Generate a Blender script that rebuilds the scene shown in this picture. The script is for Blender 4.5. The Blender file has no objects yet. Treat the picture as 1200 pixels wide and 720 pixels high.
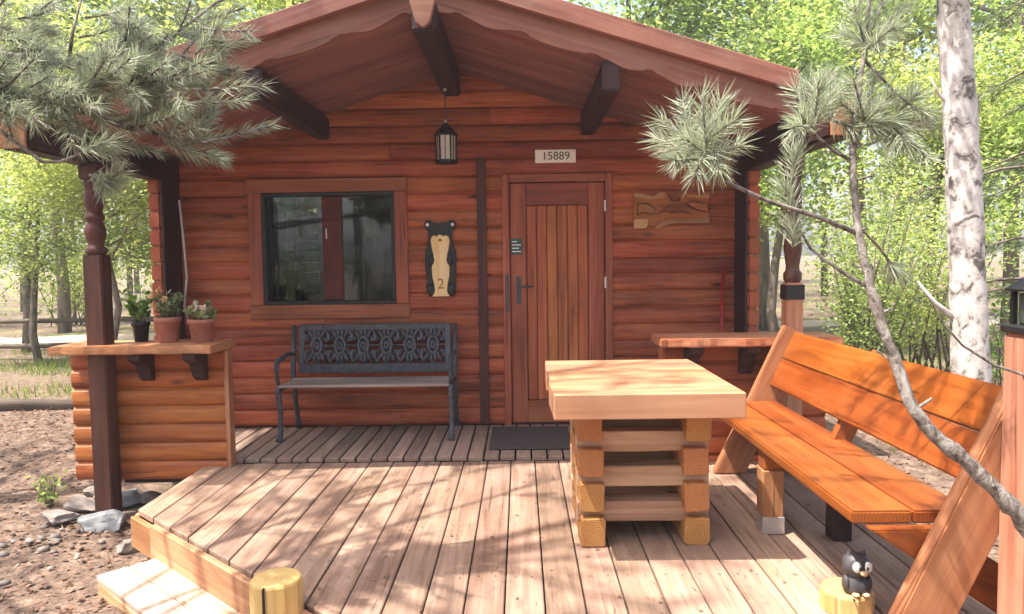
import bpy, bmesh, math, random
from mathutils import Vector, Matrix, Euler, noise
R = math.radians
random.seed(7)
scene = bpy.context.scene
col = scene.collection

# ------------------------------------------------------------------ camera
FPX, CAMH = 870.0, 1.33
cd = bpy.data.cameras.new('camera'); cam = bpy.data.objects.new('camera', cd); col.objects.link(cam)
cd.sensor_width = 36.0; cd.lens = FPX / 1200 * 36.0; cd.clip_start = 0.05; cd.clip_end = 600
CR = (Matrix.Rotation(R(.71), 3, 'Z') @ Matrix.Rotation(R(90 - 3.6), 3, 'X') @ Matrix.Rotation(R(-.8), 3, 'Z'))
CM = CR.to_4x4(); CM.translation = (0, 0, CAMH); cam.matrix_world = CM
scene.camera = cam
# ------------------------------------------------------------------ light
SUN_TRAVEL = Vector((.29, .13, -.70)).normalized()
to_sun = -SUN_TRAVEL
elev = math.asin(to_sun.z); azim = math.atan2(to_sun.x, to_sun.y)
world = bpy.data.worlds.new('World'); scene.world = world; world.use_nodes = True
wn = world.node_tree.nodes; wl = world.node_tree.links
bg = wn['Background']; sk = wn.new('ShaderNodeTexSky'); sk.sky_type = 'NISHITA'; sk.sun_disc = False
sk.sun_elevation = elev; sk.sun_rotation = azim % (2 * math.pi); sk.air_density = 1.0; sk.dust_density = 5.0; sk.ozone_density = .6
wl.new(sk.outputs[0], bg.inputs[0]); bg.inputs[1].default_value = .15
sl = bpy.data.lights.new('sun', 'SUN'); sl.energy = 4.4; sl.angle = R(.55); sl.color = (1.0, .95, .87)
sun = bpy.data.objects.new('sun', sl); col.objects.link(sun)
sun.rotation_euler = to_sun.to_track_quat('Z', 'Y').to_euler(); sun.location = (-6, -4, 20)
vs = scene.view_settings
vs.view_transform = 'Standard'; vs.look = 'None'; vs.gamma = 1; vs.exposure = 1.6; vs.use_curve_mapping = False

# ------------------------------------------------------------------ pixel helper (photo pixels to directions)
def pxray(px, py):
    return CR @ Vector(((px - 600) / FPX, -(py - 360) / FPX, -1.0))
def PX(px, py, y=None, z=None):
    d = pxray(px, py)
    t = y / d.y if y is not None else (z - CAMH) / d.z
    return Vector((0, 0, CAMH)) + d * t

# ------------------------------------------------------------------ materials
MATS = {}
def newmat(name):
    m = bpy.data.materials.new(name); m.use_nodes = True
    return m, m.node_tree.nodes, m.node_tree.links, m.node_tree.nodes['Principled BSDF']
def N(nodes, t, **k):
    n = nodes.new(t)
    for a, b in k.items(): setattr(n, a, b)
    return n
def ramp(nodes, stops):
    r = nodes.new('ShaderNodeValToRGB'); e = r.color_ramp.elements
    while len(e) > 1: e.remove(e[-1])
    e[0].position, e[0].color = stops[0][0], (*stops[0][1], 1)
    for p, c in stops[1:]:
        q = e.new(p); q.color = (*c, 1)
    return r
def mixc(nodes, links, mode, fac, a, b):
    n = nodes.new('ShaderNodeMix'); n.data_type = 'RGBA'; n.blend_type = mode
    for i, v in ((0, fac), (6, a), (7, b)):
        if hasattr(v, 'links'): links.new(v, n.inputs[i])
        elif i == 0: n.inputs[0].default_value = v
        else: n.inputs[i].default_value = (*v, 1)
    return n.outputs[2]
def wood(name, dark, mid, light, rough=.6, vary=.25, grain=22, knots=.5, bump=.25, wear=0, wearcol=(.3, .25, .2), coat=0, stretch=.05, hue=.02, crack=.55):
    m, n, l, b = newmat(name)
    tc = N(n, 'ShaderNodeTexCoord'); oi = N(n, 'ShaderNodeObjectInfo')
    off = N(n, 'ShaderNodeVectorMath', operation='SCALE'); off.inputs[0].default_value = (37, 19, 53)
    l.new(oi.outputs['Random'], off.inputs[3])
    add = N(n, 'ShaderNodeVectorMath', operation='ADD'); l.new(tc.outputs['Object'], add.inputs[0]); l.new(off.outputs[0], add.inputs[1])
    mp = N(n, 'ShaderNodeMapping'); mp.inputs['Scale'].default_value = (stretch, 1, 1); l.new(add.outputs[0], mp.inputs[0])
    g = N(n, 'ShaderNodeTexNoise'); g.inputs['Scale'].default_value = grain; g.inputs['Detail'].default_value = 7; g.inputs['Roughness'].default_value = .62; g.inputs['Distortion'].default_value = .9
    l.new(mp.outputs[0], g.inputs['Vector'])
    mp2 = N(n, 'ShaderNodeMapping'); mp2.inputs['Scale'].default_value = (.35, 1, 1); l.new(add.outputs[0], mp2.inputs[0])
    g2 = N(n, 'ShaderNodeTexNoise'); g2.inputs['Scale'].default_value = 4.5; g2.inputs['Detail'].default_value = 4; l.new(mp2.outputs[0], g2.inputs['Vector'])
    mixn = N(n, 'ShaderNodeMath', operation='MULTIPLY_ADD'); l.new(g2.outputs[0], mixn.inputs[0]); mixn.inputs[1].default_value = .55
    sub = N(n, 'ShaderNodeMath', operation='MULTIPLY_ADD'); l.new(g.outputs[0], sub.inputs[0]); sub.inputs[1].default_value = .9; sub.inputs[2].default_value = -.23
    l.new(sub.outputs[0], mixn.inputs[2])
    r = ramp(n, [(.28, dark), (.5, mid), (.74, light)]); l.new(mixn.outputs[0], r.inputs[0])
    c = r.outputs[0]
    # knots: sparse voronoi spots
    mp3 = N(n, 'ShaderNodeMapping'); mp3.inputs['Scale'].default_value = (1.7, 5.2, 5.2); l.new(add.outputs[0], mp3.inputs[0])
    v = N(n, 'ShaderNodeTexVoronoi'); v.inputs['Scale'].default_value = 1.0; l.new(mp3.outputs[0], v.inputs['Vector'])
    kr = ramp(n, [(.035, (1, 1, 1)), (.12, (0, 0, 0))]); l.new(v.outputs['Distance'], kr.inputs[0])
    km = N(n, 'ShaderNodeMath', operation='MULTIPLY'); l.new(kr.outputs[0], km.inputs[0]); km.inputs[1].default_value = knots
    c = mixc(n, l, 'MIX', km.outputs[0], c, tuple(x * .35 for x in dark))
    if wear:
        w = N(n, 'ShaderNodeTexNoise'); w.inputs['Scale'].default_value = 2.3; w.inputs['Detail'].default_value = 6; w.inputs['Roughness'].default_value = .7
        l.new(add.outputs[0], w.inputs['Vector'])
        wr = ramp(n, [(.45, (0, 0, 0)), (.68, (wear, wear, wear))]); l.new(w.outputs[0], wr.inputs[0])
        c = mixc(n, l, 'MIX', wr.outputs[0], c, wearcol)
    # drying cracks along the grain
    mp4 = N(n, 'ShaderNodeMapping'); mp4.inputs['Scale'].default_value = (.045, 1, 1); l.new(add.outputs[0], mp4.inputs[0])
    ck = N(n, 'ShaderNodeTexNoise'); ck.inputs['Scale'].default_value = 34; ck.inputs['Detail'].default_value = 3; ck.inputs['Distortion'].default_value = .4; l.new(mp4.outputs[0], ck.inputs['Vector'])
    cr = ramp(n, [(.665, (0, 0, 0)), (.70, (crack, crack, crack))]); l.new(ck.outputs[0], cr.inputs[0])
    c = mixc(n, l, 'MIX', cr.outputs[0], c, tuple(x * .3 for x in dark))
    # growth rings on the sawn ends
    sx_ = N(n, 'ShaderNodeSeparateXYZ'); l.new(tc.outputs['Normal'], sx_.inputs[0])
    ab = N(n, 'ShaderNodeMath', operation='ABSOLUTE'); l.new(sx_.outputs[0], ab.inputs[0])
    gt = N(n, 'ShaderNodeMath', operation='GREATER_THAN'); l.new(ab.outputs[0], gt.inputs[0]); gt.inputs[1].default_value = .85
    mp5 = N(n, 'ShaderNodeMapping'); mp5.inputs['Scale'].default_value = (0, 1, 1); mp5.inputs['Location'].default_value = (0, .013, .009); l.new(tc.outputs['Object'], mp5.inputs[0])
    rg = N(n, 'ShaderNodeTexWave', wave_type='RINGS', rings_direction='X'); rg.inputs['Scale'].default_value = 26; rg.inputs['Distortion'].default_value = 3.5; rg.inputs['Detail'].default_value = 3; rg.inputs['Detail Scale'].default_value = 1.2; l.new(mp5.outputs[0], rg.inputs['Vector'])
    er = ramp(n, [(.1, tuple(a * .55 + b * .45 for a, b in zip(dark, mid))), (.7, tuple(a * .6 + b * .4 for a, b in zip(mid, light)))]); l.new(rg.outputs[0], er.inputs[0])
    em = N(n, 'ShaderNodeMath', operation='MULTIPLY'); l.new(gt.outputs[0], em.inputs[0]); em.inputs[1].default_value = .75
    c = mixc(n, l, 'MIX', em.outputs[0], c, er.outputs[0])
    hs = N(n, 'ShaderNodeHueSaturation')
    mv = N(n, 'ShaderNodeMapRange'); mv.inputs[3].default_value = 1 - vary; mv.inputs[4].default_value = 1 + vary; l.new(oi.outputs['Random'], mv.inputs[0])
    l.new(mv.outputs[0], hs.inputs['Value'])
    r2 = N(n, 'ShaderNodeMath', operation='FRACT'); m7 = N(n, 'ShaderNodeMath', operation='MULTIPLY'); m7.inputs[1].default_value = 7.31
    l.new(oi.outputs['Random'], m7.inputs[0]); l.new(m7.outputs[0], r2.inputs[0])
    mh = N(n, 'ShaderNodeMapRange'); mh.inputs[3].default_value = .5 - hue * .5; mh.inputs[4].default_value = .5 + hue * .5; l.new(r2.outputs[0], mh.inputs[0]); l.new(mh.outputs[0], hs.inputs['Hue'])
    l.new(c, hs.inputs['Color']); l.new(hs.outputs[0], b.inputs['Base Color'])
    rr = N(n, 'ShaderNodeMapRange'); rr.inputs[3].default_value = rough - .1; rr.inputs[4].default_value = min(1, rough + .18); l.new(g.outputs[0], rr.inputs[0]); l.new(rr.outputs[0], b.inputs['Roughness'])
    bp = N(n, 'ShaderNodeBump'); bp.inputs['Strength'].default_value = bump; bp.inputs['Distance'].default_value = .004; l.new(g.outputs[0], bp.inputs['Height']); l.new(bp.outputs[0], b.inputs['Normal'])
    b.inputs['Coat Weight'].default_value = coat; b.inputs['Coat Roughness'].default_value = .3
    b.inputs['Specular IOR Level'].default_value = .35
    MATS[name] = m; return m
def plain(name, c, rough=.6, metal=0, var=.15, scale=12, bump=.1, spec=.4):
    m, n, l, b = newmat(name)
    tc = N(n, 'ShaderNodeTexCoord'); g = N(n, 'ShaderNodeTexNoise'); g.inputs['Scale'].default_value = scale; g.inputs['Detail'].default_value = 5
    l.new(tc.outputs['Object'], g.inputs['Vector'])
    r = ramp(n, [(.3, tuple(x * (1 - var) for x in c)), (.7, tuple(min(1, x * (1 + var)) for x in c))]); l.new(g.outputs[0], r.inputs[0])
    l.new(r.outputs[0], b.inputs['Base Color']); b.inputs['Roughness'].default_value = rough; b.inputs['Metallic'].default_value = metal; b.inputs['Specular IOR Level'].default_value = spec
    if bump:
        bp = N(n, 'ShaderNodeBump'); bp.inputs['Strength'].default_value = bump; bp.inputs['Distance'].default_value = .005; l.new(g.outputs[0], bp.inputs['Height']); l.new(bp.outputs[0], b.inputs['Normal'])
    MATS[name] = m; return m
def leafy(name, c1, c2, trans=.4, tcol=None, rough=.5):
    m, n, l, b = newmat(name)
    ge = N(n, 'ShaderNodeNewGeometry'); r = ramp(n, [(0, c1), (1, c2)]); l.new(ge.outputs['Random Per Island'], r.inputs[0])
    oi = N(n, 'ShaderNodeObjectInfo'); hs = N(n, 'ShaderNodeHueSaturation'); mv = N(n, 'ShaderNodeMapRange'); mv.inputs[3].default_value = .8; mv.inputs[4].default_value = 1.2
    l.new(oi.outputs['Random'], mv.inputs[0]); l.new(mv.outputs[0], hs.inputs['Value']); l.new(r.outputs[0], hs.inputs['Color'])
    l.new(hs.outputs[0], b.inputs['Base Color']); b.inputs['Roughness'].default_value = rough; b.inputs['Specular IOR Level'].default_value = .3
    t = N(n, 'ShaderNodeBsdfTranslucent'); mx = N(n, 'ShaderNodeMixShader'); mx.inputs[0].default_value = trans
    tb = mixc(n, l, 'MULTIPLY', 1.0, hs.outputs[0], tcol or (1.9, 1.8, .9)); l.new(tb, t.inputs[0])
    l.new(b.outputs[0], mx.inputs[1]); l.new(t.outputs[0], mx.inputs[2]); l.new(mx.outputs[0], n['Material Output'].inputs[0])
    MATS[name] = m; return m

wood('wall', (.125, .025, .010), (.32, .072, .026), (.51, .15, .056), rough=.55, vary=.2, hue=.015, stretch=.05, grain=36, knots=.9, bump=.45, wear=.4, wearcol=(.40, .13, .075))
wood('half', (.15, .034, .010), (.31, .080, .020), (.43, .135, .04), rough=.5, vary=.2, stretch=.1, grain=17, knots=.7)
wood('trim', (.16, .04, .02), (.31, .085, .04), (.42, .14, .07), rough=.5, vary=.12, knots=.3)
wood('door', (.22, .055, .019), (.42, .125, .042), (.56, .21, .075), rough=.45, vary=.16)
wood('barge', (.14, .045, .03), (.23, .083, .058), (.32, .14, .10), rough=.6, vary=.12, knots=.2, wear=.35, wearcol=(.30, .17, .13))
wood('soffit', (.15, .06, .052), (.24, .105, .09), (.31, .15, .13), rough=.7, vary=.14, knots=.3)
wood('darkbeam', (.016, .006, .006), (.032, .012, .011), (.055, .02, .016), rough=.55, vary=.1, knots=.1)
wood('post', (.03, .009, .007), (.07, .02, .013), (.12, .04, .025), rough=.5, vary=.1, knots=.2)
wood('deck', (.145, .082, .053), (.255, .156, .106), (.37, .25, .178), rough=.75, vary=.2, grain=26, knots=.35, bump=.4, wear=.4, wearcol=(.36, .25, .19), hue=.012)
wood('porchdeck', (.15, .095, .072), (.25, .165, .125), (.34, .24, .185), rough=.8, vary=.18, grain=30, knots=.3, bump=.5)
wood('fascia', (.28, .13, .06), (.46, .24, .12), (.60, .36, .20), rough=.65, vary=.15, knots=.4)
wood('steptop', (.32, .205, .14), (.45, .31, .225), (.55, .41, .31), rough=.75, vary=.1, knots=.3)
wood('tabletop', (.25, .11, .052), (.38, .185, .095), (.48, .265, .15), rough=.5, vary=.06, grain=14, knots=.6, stretch=.06, wear=.35, wearcol=(.36, .20, .12))
wood('tablebeam', (.25, .14, .08), (.42, .25, .15), (.55, .36, .23), rough=.65, vary=.15, knots=.4)
wood('tableend', (.22, .08, .022), (.37, .15, .045), (.48, .24, .09), rough=.55, vary=.18, knots=.3)
wood('bench', (.12, .026, .003), (.225, .054, .006), (.33, .092, .014), rough=.42, vary=.14, grain=18, knots=.8, coat=.15, hue=.012, wear=.45, wearcol=(.30, .105, .03))
wood('frame', (.17, .06, .024), (.29, .117, .05), (.40, .19, .09), rough=.5, vary=.12, knots=.4)
wood('lightpost', (.26, .10, .045), (.42, .20, .11), (.54, .30, .18), rough=.6, vary=.08)
wood('stub', (.38, .21, .06), (.56, .36, .13), (.66, .47, .22), rough=.6, vary=.06, grain=16, knots=.5)
wood('counter', (.20, .06, .026), (.34, .12, .055), (.48, .22, .11), rough=.5, vary=.1, wear=.4, wearcol=(.5, .3, .19))
wood('pale', (.66, .40, .16), (.82, .56, .28), (.86, .66, .40), rough=.5, vary=.05)
wood('carve', (.12, .03, .012), (.22, .062, .024), (.34, .12, .05), rough=.45, vary=.2)
wood('rail', (.06, .045, .03), (.13, .10, .075), (.2, .16, .12), rough=.85, vary=.2)
wood('slat', (.16, .12, .10), (.27, .20, .17), (.38, .29, .25), rough=.6, vary=.15)
plain('iron', (.075, .077, .09), .5, .35, .35, 40)
plain('black', (.012, .012, .012), .45)
plain('darkroom', (.02, .014, .011), .9)
plain('roofing', (.10, .035, .028), .85, 0, .3, 30, .4)
plain('steel', (.55, .55, .55), .4, .8)
plain('white', (.75, .72, .66), .55, 0, .05)
plain('signface', (.92, .87, .80), .6, 0, .1, 20)
plain('ink', (.06, .07, .05), .6)
plain('terracotta', (.34, .13, .09), .8, 0, .2, 18, .3)
plain('soil', (.035, .022, .015), .95, 0, .4, 60, .8)
plain('teal', (.03, .10, .09), .5)
plain('redpaint', (.35, .015, .012), .4)
plain('mat', (.055, .042, .04), .95, 0, .35, 90, .9)
plain('gold', (.30, .14, .03), .6)
plain('figure', (.05, .044, .047), .5, 0, .5, 25, .15)
plain('beak', (.62, .36, .20), .5)
plain('flower', (.66, .40, .20), .6, 0, .2)
plain('flower2', (.74, .56, .44), .6, 0, .1)
plain('curtain', (.085, .017, .014), .8, 0, .3, 8)
plain('lampglass', (.62, .58, .52), .35, 0, .08)
plain('cord', (.33, .29, .26), .6)
plain('rock', (.21, .215, .22), .9, 0, .5, 9, 1.0)
plain('rock2', (.20, .165, .145), .85, 0, .35, 9, .8)
leafy('leaf', (.11, .17, .045), (.32, .40, .14), .45, (1.7, 1.7, 1.1))
leafy('leafy_yellow', (.17, .22, .06), (.42, .46, .18), .45, (1.7, 1.7, 1.1))
leafy('shrubleaf', (.05, .11, .016), (.13, .23, .04), .4)
leafy('needles', (.16, .20, .125), (.45, .47, .36), .35, (1.2, 1.2, 1.0), .45)
leafy('needles_dark', (.07, .10, .045), (.17, .20, .10), .2, (1.2, 1.3, .8), .5)
leafy('grassblade', (.08, .13, .02), (.20, .24, .06), .35)
leafy('litter', (.07, .033, .02), (.27, .15, .10), .05)
leafy('potleaf', (.08, .12, .05), (.32, .33, .17), .2)

def bark(name, c1, c2, c3, scale=9, z=.35, bump=.8, horiz=False):
    m, n, l, b = newmat(name)
    tc = N(n, 'ShaderNodeTexCoord'); mp = N(n, 'ShaderNodeMapping'); mp.inputs['Scale'].default_value = (1, 1, z); l.new(tc.outputs['Object'], mp.inputs[0])
    g = N(n, 'ShaderNodeTexNoise'); g.inputs['Scale'].default_value = scale; g.inputs['Detail'].default_value = 8; g.inputs['Roughness'].default_value = .68; g.inputs['Distortion'].default_value = .6; l.new(mp.outputs[0], g.inputs['Vector'])
    r = ramp(n, [(.38, c1), (.48, c2), (.7, c3)]); l.new(g.outputs[0], r.inputs[0]); l.new(r.outputs[0], b.inputs['Base Color'])
    b.inputs['Roughness'].default_value = .85
    bp = N(n, 'ShaderNodeBump'); bp.inputs['Strength'].default_value = bump; bp.inputs['Distance'].default_value = .012; l.new(g.outputs[0], bp.inputs['Height']); l.new(bp.outputs[0], b.inputs['Normal'])
    MATS[name] = m
bark('bark', (.05, .035, .025), (.13, .10, .08), (.24, .19, .15), 11, .25)
bark('pinebark', (.045, .035, .028), (.16, .125, .105), (.36, .33, .30), 34, .6, 1.0)
bark('birch', (.10, .082, .072), (.46, .41, .375), (.72, .67, .62), 8.5, .9, .5)

# glass: thin pane, part mirror part clear
m, n, l, b = newmat('glass'); n.remove(b)
gl = N(n, 'ShaderNodeBsdfGlossy'); gl.inputs['Roughness'].default_value = .03; gl.inputs[0].default_value = (.9, .95, 1, 1)
tr = N(n, 'ShaderNodeBsdfTransparent'); tr.inputs[0].default_value = (.55, .58, .58, 1)
fr = N(n, 'ShaderNodeFresnel'); fr.inputs[0].default_value = 1.65
mx = N(n, 'ShaderNodeMixShader'); l.new(fr.outputs[0], mx.inputs[0]); l.new(tr.outputs[0], mx.inputs[1]); l.new(gl.outputs[0], mx.inputs[2]); l.new(mx.outputs[0], n['Material Output'].inputs[0])
# slight waviness so reflections break up
wv = N(n, 'ShaderNodeTexNoise'); wv.inputs['Scale'].default_value = 3.0; wb = N(n, 'ShaderNodeBump'); wb.inputs['Strength'].default_value = .05; wb.inputs['Distance'].default_value = .02
l.new(wv.outputs[0], wb.inputs['Height']); l.new(wb.outputs[0], gl.inputs['Normal']); MATS['glass'] = m

# ground: needle litter, dry earth, patches of moss and sand
m, n, l, b = newmat('ground')
tc = N(n, 'ShaderNodeTexCoord')
a1 = N(n, 'ShaderNodeTexNoise'); a1.inputs['Scale'].default_value = .55; a1.inputs['Detail'].default_value = 7; a1.inputs['Roughness'].default_value = .65
a2 = N(n, 'ShaderNodeTexNoise'); a2.inputs['Scale'].default_value = 9; a2.inputs['Detail'].default_value = 8; a2.inputs['Roughness'].default_value = .7
a3 = N(n, 'ShaderNodeTexNoise'); a3.inputs['Scale'].default_value = 60; a3.inputs['Detail'].default_value = 4
for a in (a1, a2, a3): l.new(tc.outputs['Object'], a.inputs['Vector'])
r1 = ramp(n, [(.32, (.06, .036, .024)), (.5, (.14, .088, .060)), (.72, (.26, .18, .13))]); l.new(a2.outputs[0], r1.inputs[0])
r2 = ramp(n, [(.47, (0, 0, 0)), (.62, (.75, .75, .75))]); l.new(a1.outputs[0], r2.inputs[0])
# greener further out (grassland beyond the yard)
sep = N(n, 'ShaderNodeSeparateXYZ'); l.new(tc.outputs['Object'], sep.inputs[0])
gy = N(n, 'ShaderNodeMapRange'); gy.inputs[1].default_value = 7.5; gy.inputs[2].default_value = 12; l.new(sep.outputs[1], gy.inputs[0])
gm = N(n, 'ShaderNodeMath', operation='MULTIPLY'); l.new(gy.outputs[0], gm.inputs[0]); l.new(r2.outputs[0], gm.inputs[1])
c1 = mixc(n, l, 'MIX', gm.outputs[0], r1.outputs[0], (.17, .19, .055))
r3 = ramp(n, [(.35, (.55, .55, .55)), (.65, (1.25, 1.25, 1.25))]); l.new(a3.outputs[0], r3.inputs[0])
c2 = mixc(n, l, 'MULTIPLY', 1.0, c1, r3.outputs[0]); l.new(c2, b.inputs['Base Color']); b.inputs['Roughness'].default_value = .95
bp = N(n, 'ShaderNodeBump'); bp.inputs['Strength'].default_value = .7; bp.inputs['Distance'].default_value = .03; l.new(a2.outputs[0], bp.inputs['Height']); l.new(bp.outputs[0], b.inputs['Normal'])
MATS['ground'] = m
plain('track', (.42, .34, .27), .95, 0, .2, 3, .3)

# ------------------------------------------------------------------ mesh helpers
WORLD = {}
class MB:
    def __init__(s): s.v = []; s.f = []; s.sm = []
    def add(s, vs_, fs, smooth=False):
        o = len(s.v); s.v += [Vector(p) for p in vs_]; s.f += [tuple(i + o for i in f) for f in fs]; s.sm += [smooth] * len(fs); return s
    def box(s, lo, hi):
        x0, y0, z0 = lo; x1, y1, z1 = hi
        return s.add([(x0, y0, z0), (x1, y0, z0), (x1, y1, z0), (x0, y1, z0), (x0, y0, z1), (x1, y0, z1), (x1, y1, z1), (x0, y1, z1)],
                     [(0, 3, 2, 1), (4, 5, 6, 7), (0, 1, 5, 4), (1, 2, 6, 5), (2, 3, 7, 6), (3, 0, 4, 7)])
    def obox(s, M, l_, w, h):
        a, b_, c = l_ / 2, w / 2, h / 2
        pts = [M @ Vector(p) for p in ((-a, -b_, -c), (a, -b_, -c), (a, b_, -c), (-a, b_, -c), (-a, -b_, c), (a, -b_, c), (a, b_, c), (-a, b_, c))]
        return s.add(pts, [(0, 3, 2, 1), (4, 5, 6, 7), (0, 1, 5, 4), (1, 2, 6, 5), (2, 3, 7, 6), (3, 0, 4, 7)])
    def prism(s, base, vec, smooth=False):
        n_ = len(base); vec = Vector(vec); b0 = [Vector(p) for p in base]; t = [p + vec for p in b0]
        return s.add(b0 + t, [tuple(range(n_ - 1, -1, -1)), tuple(range(n_, 2 * n_))] + [(i, (i + 1) % n_, n_ + (i + 1) % n_, n_ + i) for i in range(n_)], smooth)
    def tube(s, pts, rad, n_=8, cap=True, wob=0):
        pts = [Vector(p) for p in pts]
        if not hasattr(rad, '__len__'): rad = [rad] * len(pts)
        vs_ = []; up = Vector((.13, .21, .97))
        for i, p in enumerate(pts):
            d = (pts[min(i + 1, len(pts) - 1)] - pts[max(i - 1, 0)]).normalized()
            if abs(d.dot(up)) > .93: up = Vector((.9, .3, .1)) if abs(d.z) > .8 else Vector((.13, .21, .97))
            a = d.cross(up).normalized(); b_ = d.cross(a)
            up = b_ * -1 if b_.dot(up) < 0 else b_
            for k in range(n_):
                t = 2 * math.pi * k / n_; rr = rad[i] * (1 + (random.uniform(-wob, wob) if wob else 0))
                vs_.append(p + (a * math.cos(t) + b_ * math.sin(t)) * rr)
        fs = []
        for i in range(len(pts) - 1):
            for k in range(n_):
                fs.append((i * n_ + k, i * n_ + (k + 1) % n_, (i + 1) * n_ + (k + 1) % n_, (i + 1) * n_ + k))
        if cap: fs += [tuple(range(n_ - 1, -1, -1)), tuple((len(pts) - 1) * n_ + k for k in range(n_))]
        return s.add(vs_, fs, True)
    def lathe(s, prof, n_=24, c=(0, 0, 0), smooth=True, ph=0, sx=1, sy=1):
        c = Vector(c); vs_ = []; fs = []
        for r, z in prof:
            for k in range(n_):
                t = 2 * math.pi * k / n_ + ph; vs_.append(c + Vector((r * math.cos(t) * sx, r * math.sin(t) * sy, z)))
        for i in range(len(prof) - 1):
            for k in range(n_): fs.append((i * n_ + k, i * n_ + (k + 1) % n_, (i + 1) * n_ + (k + 1) % n_, (i + 1) * n_ + k))
        s.add(vs_, fs, smooth)
        s.add(vs_[:n_][::-1], [tuple(range(n_))]); s.add(vs_[-n_:], [tuple(range(n_))]); return s
    def ball(s, c, r, n_=16, M=None):
        c = Vector(c); rx, ry, rz = r if hasattr(r, '__len__') else (r, r, r); vs_ = []; fs = []; m_ = n_ // 2
        for i in range(m_ + 1):
            a = math.pi * i / m_
            for k in range(n_):
                t = 2 * math.pi * k / n_; p = Vector((rx * math.sin(a) * math.cos(t), ry * math.sin(a) * math.sin(t), -rz * math.cos(a)))
                vs_.append(c + (M @ p if M else p))
        for i in range(m_):
            for k in range(n_): fs.append((i * n_ + k, i * n_ + (k + 1) % n_, (i + 1) * n_ + (k + 1) % n_, (i + 1) * n_ + k))
        return s.add(vs_, fs, True)
    def build(s, name, mat, parent=None, M=None, bev=0, seg=1, weld=False):
        if M is None:
            M = Matrix.Translation(WORLD[parent.name].translation) if parent else Matrix.Identity(4)
        Mi = M.inverted()
        me = bpy.data.meshes.new(name); me.from_pydata([Mi @ p for p in s.v], [], s.f); me.update()
        me.polygons.foreach_set('use_smooth', s.sm)
        if bev or weld:
            bm = bmesh.new(); bm.from_mesh(me)
            if weld: bmesh.ops.remove_doubles(bm, verts=bm.verts, dist=1e-4)
            bmesh.ops.recalc_face_normals(bm, faces=bm.faces)
            if bev:
                ed = [e for e in bm.edges if len(e.link_faces) == 2 and e.calc_face_angle(0) > R(40)]
                bmesh.ops.bevel(bm, geom=ed, offset=bev, segments=seg, affect='EDGES', clamp_overlap=True)
            bm.to_mesh(me); bm.free()
        me.materials.append(MATS[mat]); return link(name, me, parent, M)
def link(name, me, parent, M):
    o = bpy.data.objects.new(name, me); col.objects.link(o); WORLD[o.name] = M.copy()
    if parent: o.parent = parent; o.matrix_basis = WORLD[parent.name].inverted() @ M
    else: o.matrix_basis = M
    return o
def tag(o, label=None, cat=None, group=None, kind=None):
    if label: o['label'] = label
    if cat: o['category'] = cat
    if group: o['group'] = group
    if kind: o['kind'] = kind
    return o
def thing(name, loc, label=None, cat=None, group=None, kind=None):
    return tag(link(name, None, None, Matrix.Translation(Vector(loc))), label, cat, group, kind)
def part(name, parent):
    return link(name, None, parent, WORLD[parent.name].copy())
def fr_(p0, p1, up=(0, 0, 1)):
    p0, p1 = Vector(p0), Vector(p1); x = (p1 - p0).normalized(); u = Vector(up)
    if abs(x.dot(u)) > .98: u = Vector((0, 1, 0))
    y = u.cross(x).normalized(); z = x.cross(y); M = Matrix((x, y, z)).transposed().to_4x4(); M.translation = (p0 + p1) / 2; return M
CACHE = {}
def beam(name, p0, p1, w, h, mat, parent, up=(0, 0, 1), bev=.005, seg=1):
    L = round((Vector(p1) - Vector(p0)).length, 4); key = (L, w, h, mat, bev, name)
    M = fr_(p0, p1, up)
    if key in CACHE: return link(name, CACHE[key], parent, M)
    mb = MB().obox(M, L, w, h); o = mb.build(name, mat, parent, M, bev, seg); CACHE[key] = o.data; return o
def text_mesh(body, size, ext=.002):
    cu = bpy.data.curves.new('lettering', 'FONT'); cu.body = body; cu.size = size; cu.extrude = ext; cu.align_x = 'CENTER'; cu.align_y = 'CENTER'
    o = bpy.data.objects.new('lettering', cu); col.objects.link(o); dg = bpy.context.evaluated_depsgraph_get(); dg.update()
    me = bpy.data.meshes.new_from_object(o.evaluated_get(dg)); bpy.data.objects.remove(o); bpy.data.curves.remove(cu); return me
def copy_tree(o, parent=None):
    c = o.copy(); col.objects.link(c); c.parent = parent
    for ch in list(o.children): copy_tree(ch, c)
    return c

# ------------------------------------------------------------------ setting: ground
GZ = -.30
def gh(x, y):
    d = math.hypot(x, y - 3); a = min(1, d / 3)
    st = math.exp(-((x + 1.9) ** 2 + (y - 3.05) ** 2) / .22) * .075
    return GZ + st + .05 * noise.noise(Vector((x * .35, y * .35, 0))) * a + .022 * noise.noise(Vector((x * 1.6, y * 1.6, 3))) + max(0, (d - 30)) * .012
mb = MB(); K = 110
def gc(i): t = (i / K) * 2 - 1; return math.sinh(t * 4.2) / math.sinh(4.2) * 160
vs_ = [(gc(i), gc(j) + 4, gh(gc(i), gc(j) + 4)) for j in range(K + 1) for i in range(K + 1)]
mb.add(vs_, [(j * (K + 1) + i, j * (K + 1) + i + 1, (j + 1) * (K + 1) + i + 1, (j + 1) * (K + 1) + i) for j in range(K) for i in range(K)], True)
tag(mb.build('ground', 'ground'), kind='structure')
mb = MB(); tv = []
for i in range(61):
    x = -45 + i * 1.5; yc = 17.2 + 1.0 * math.sin(x * .13); w = 1.7 + .3 * math.sin(x * .7)
    for s in (-1, -.33, .33, 1): tv.append((x, yc + s * w, gh(x, yc + s * w) + (.03 if abs(s) < .9 else -.03)))
mb.add(tv, [(i * 4 + k, i * 4 + 4 + k, i * 4 + 5 + k, i * 4 + 1 + k) for i in range(60) for k in range(3)], True)
tag(mb.build('dirt_track', 'track'), kind='structure')

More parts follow.
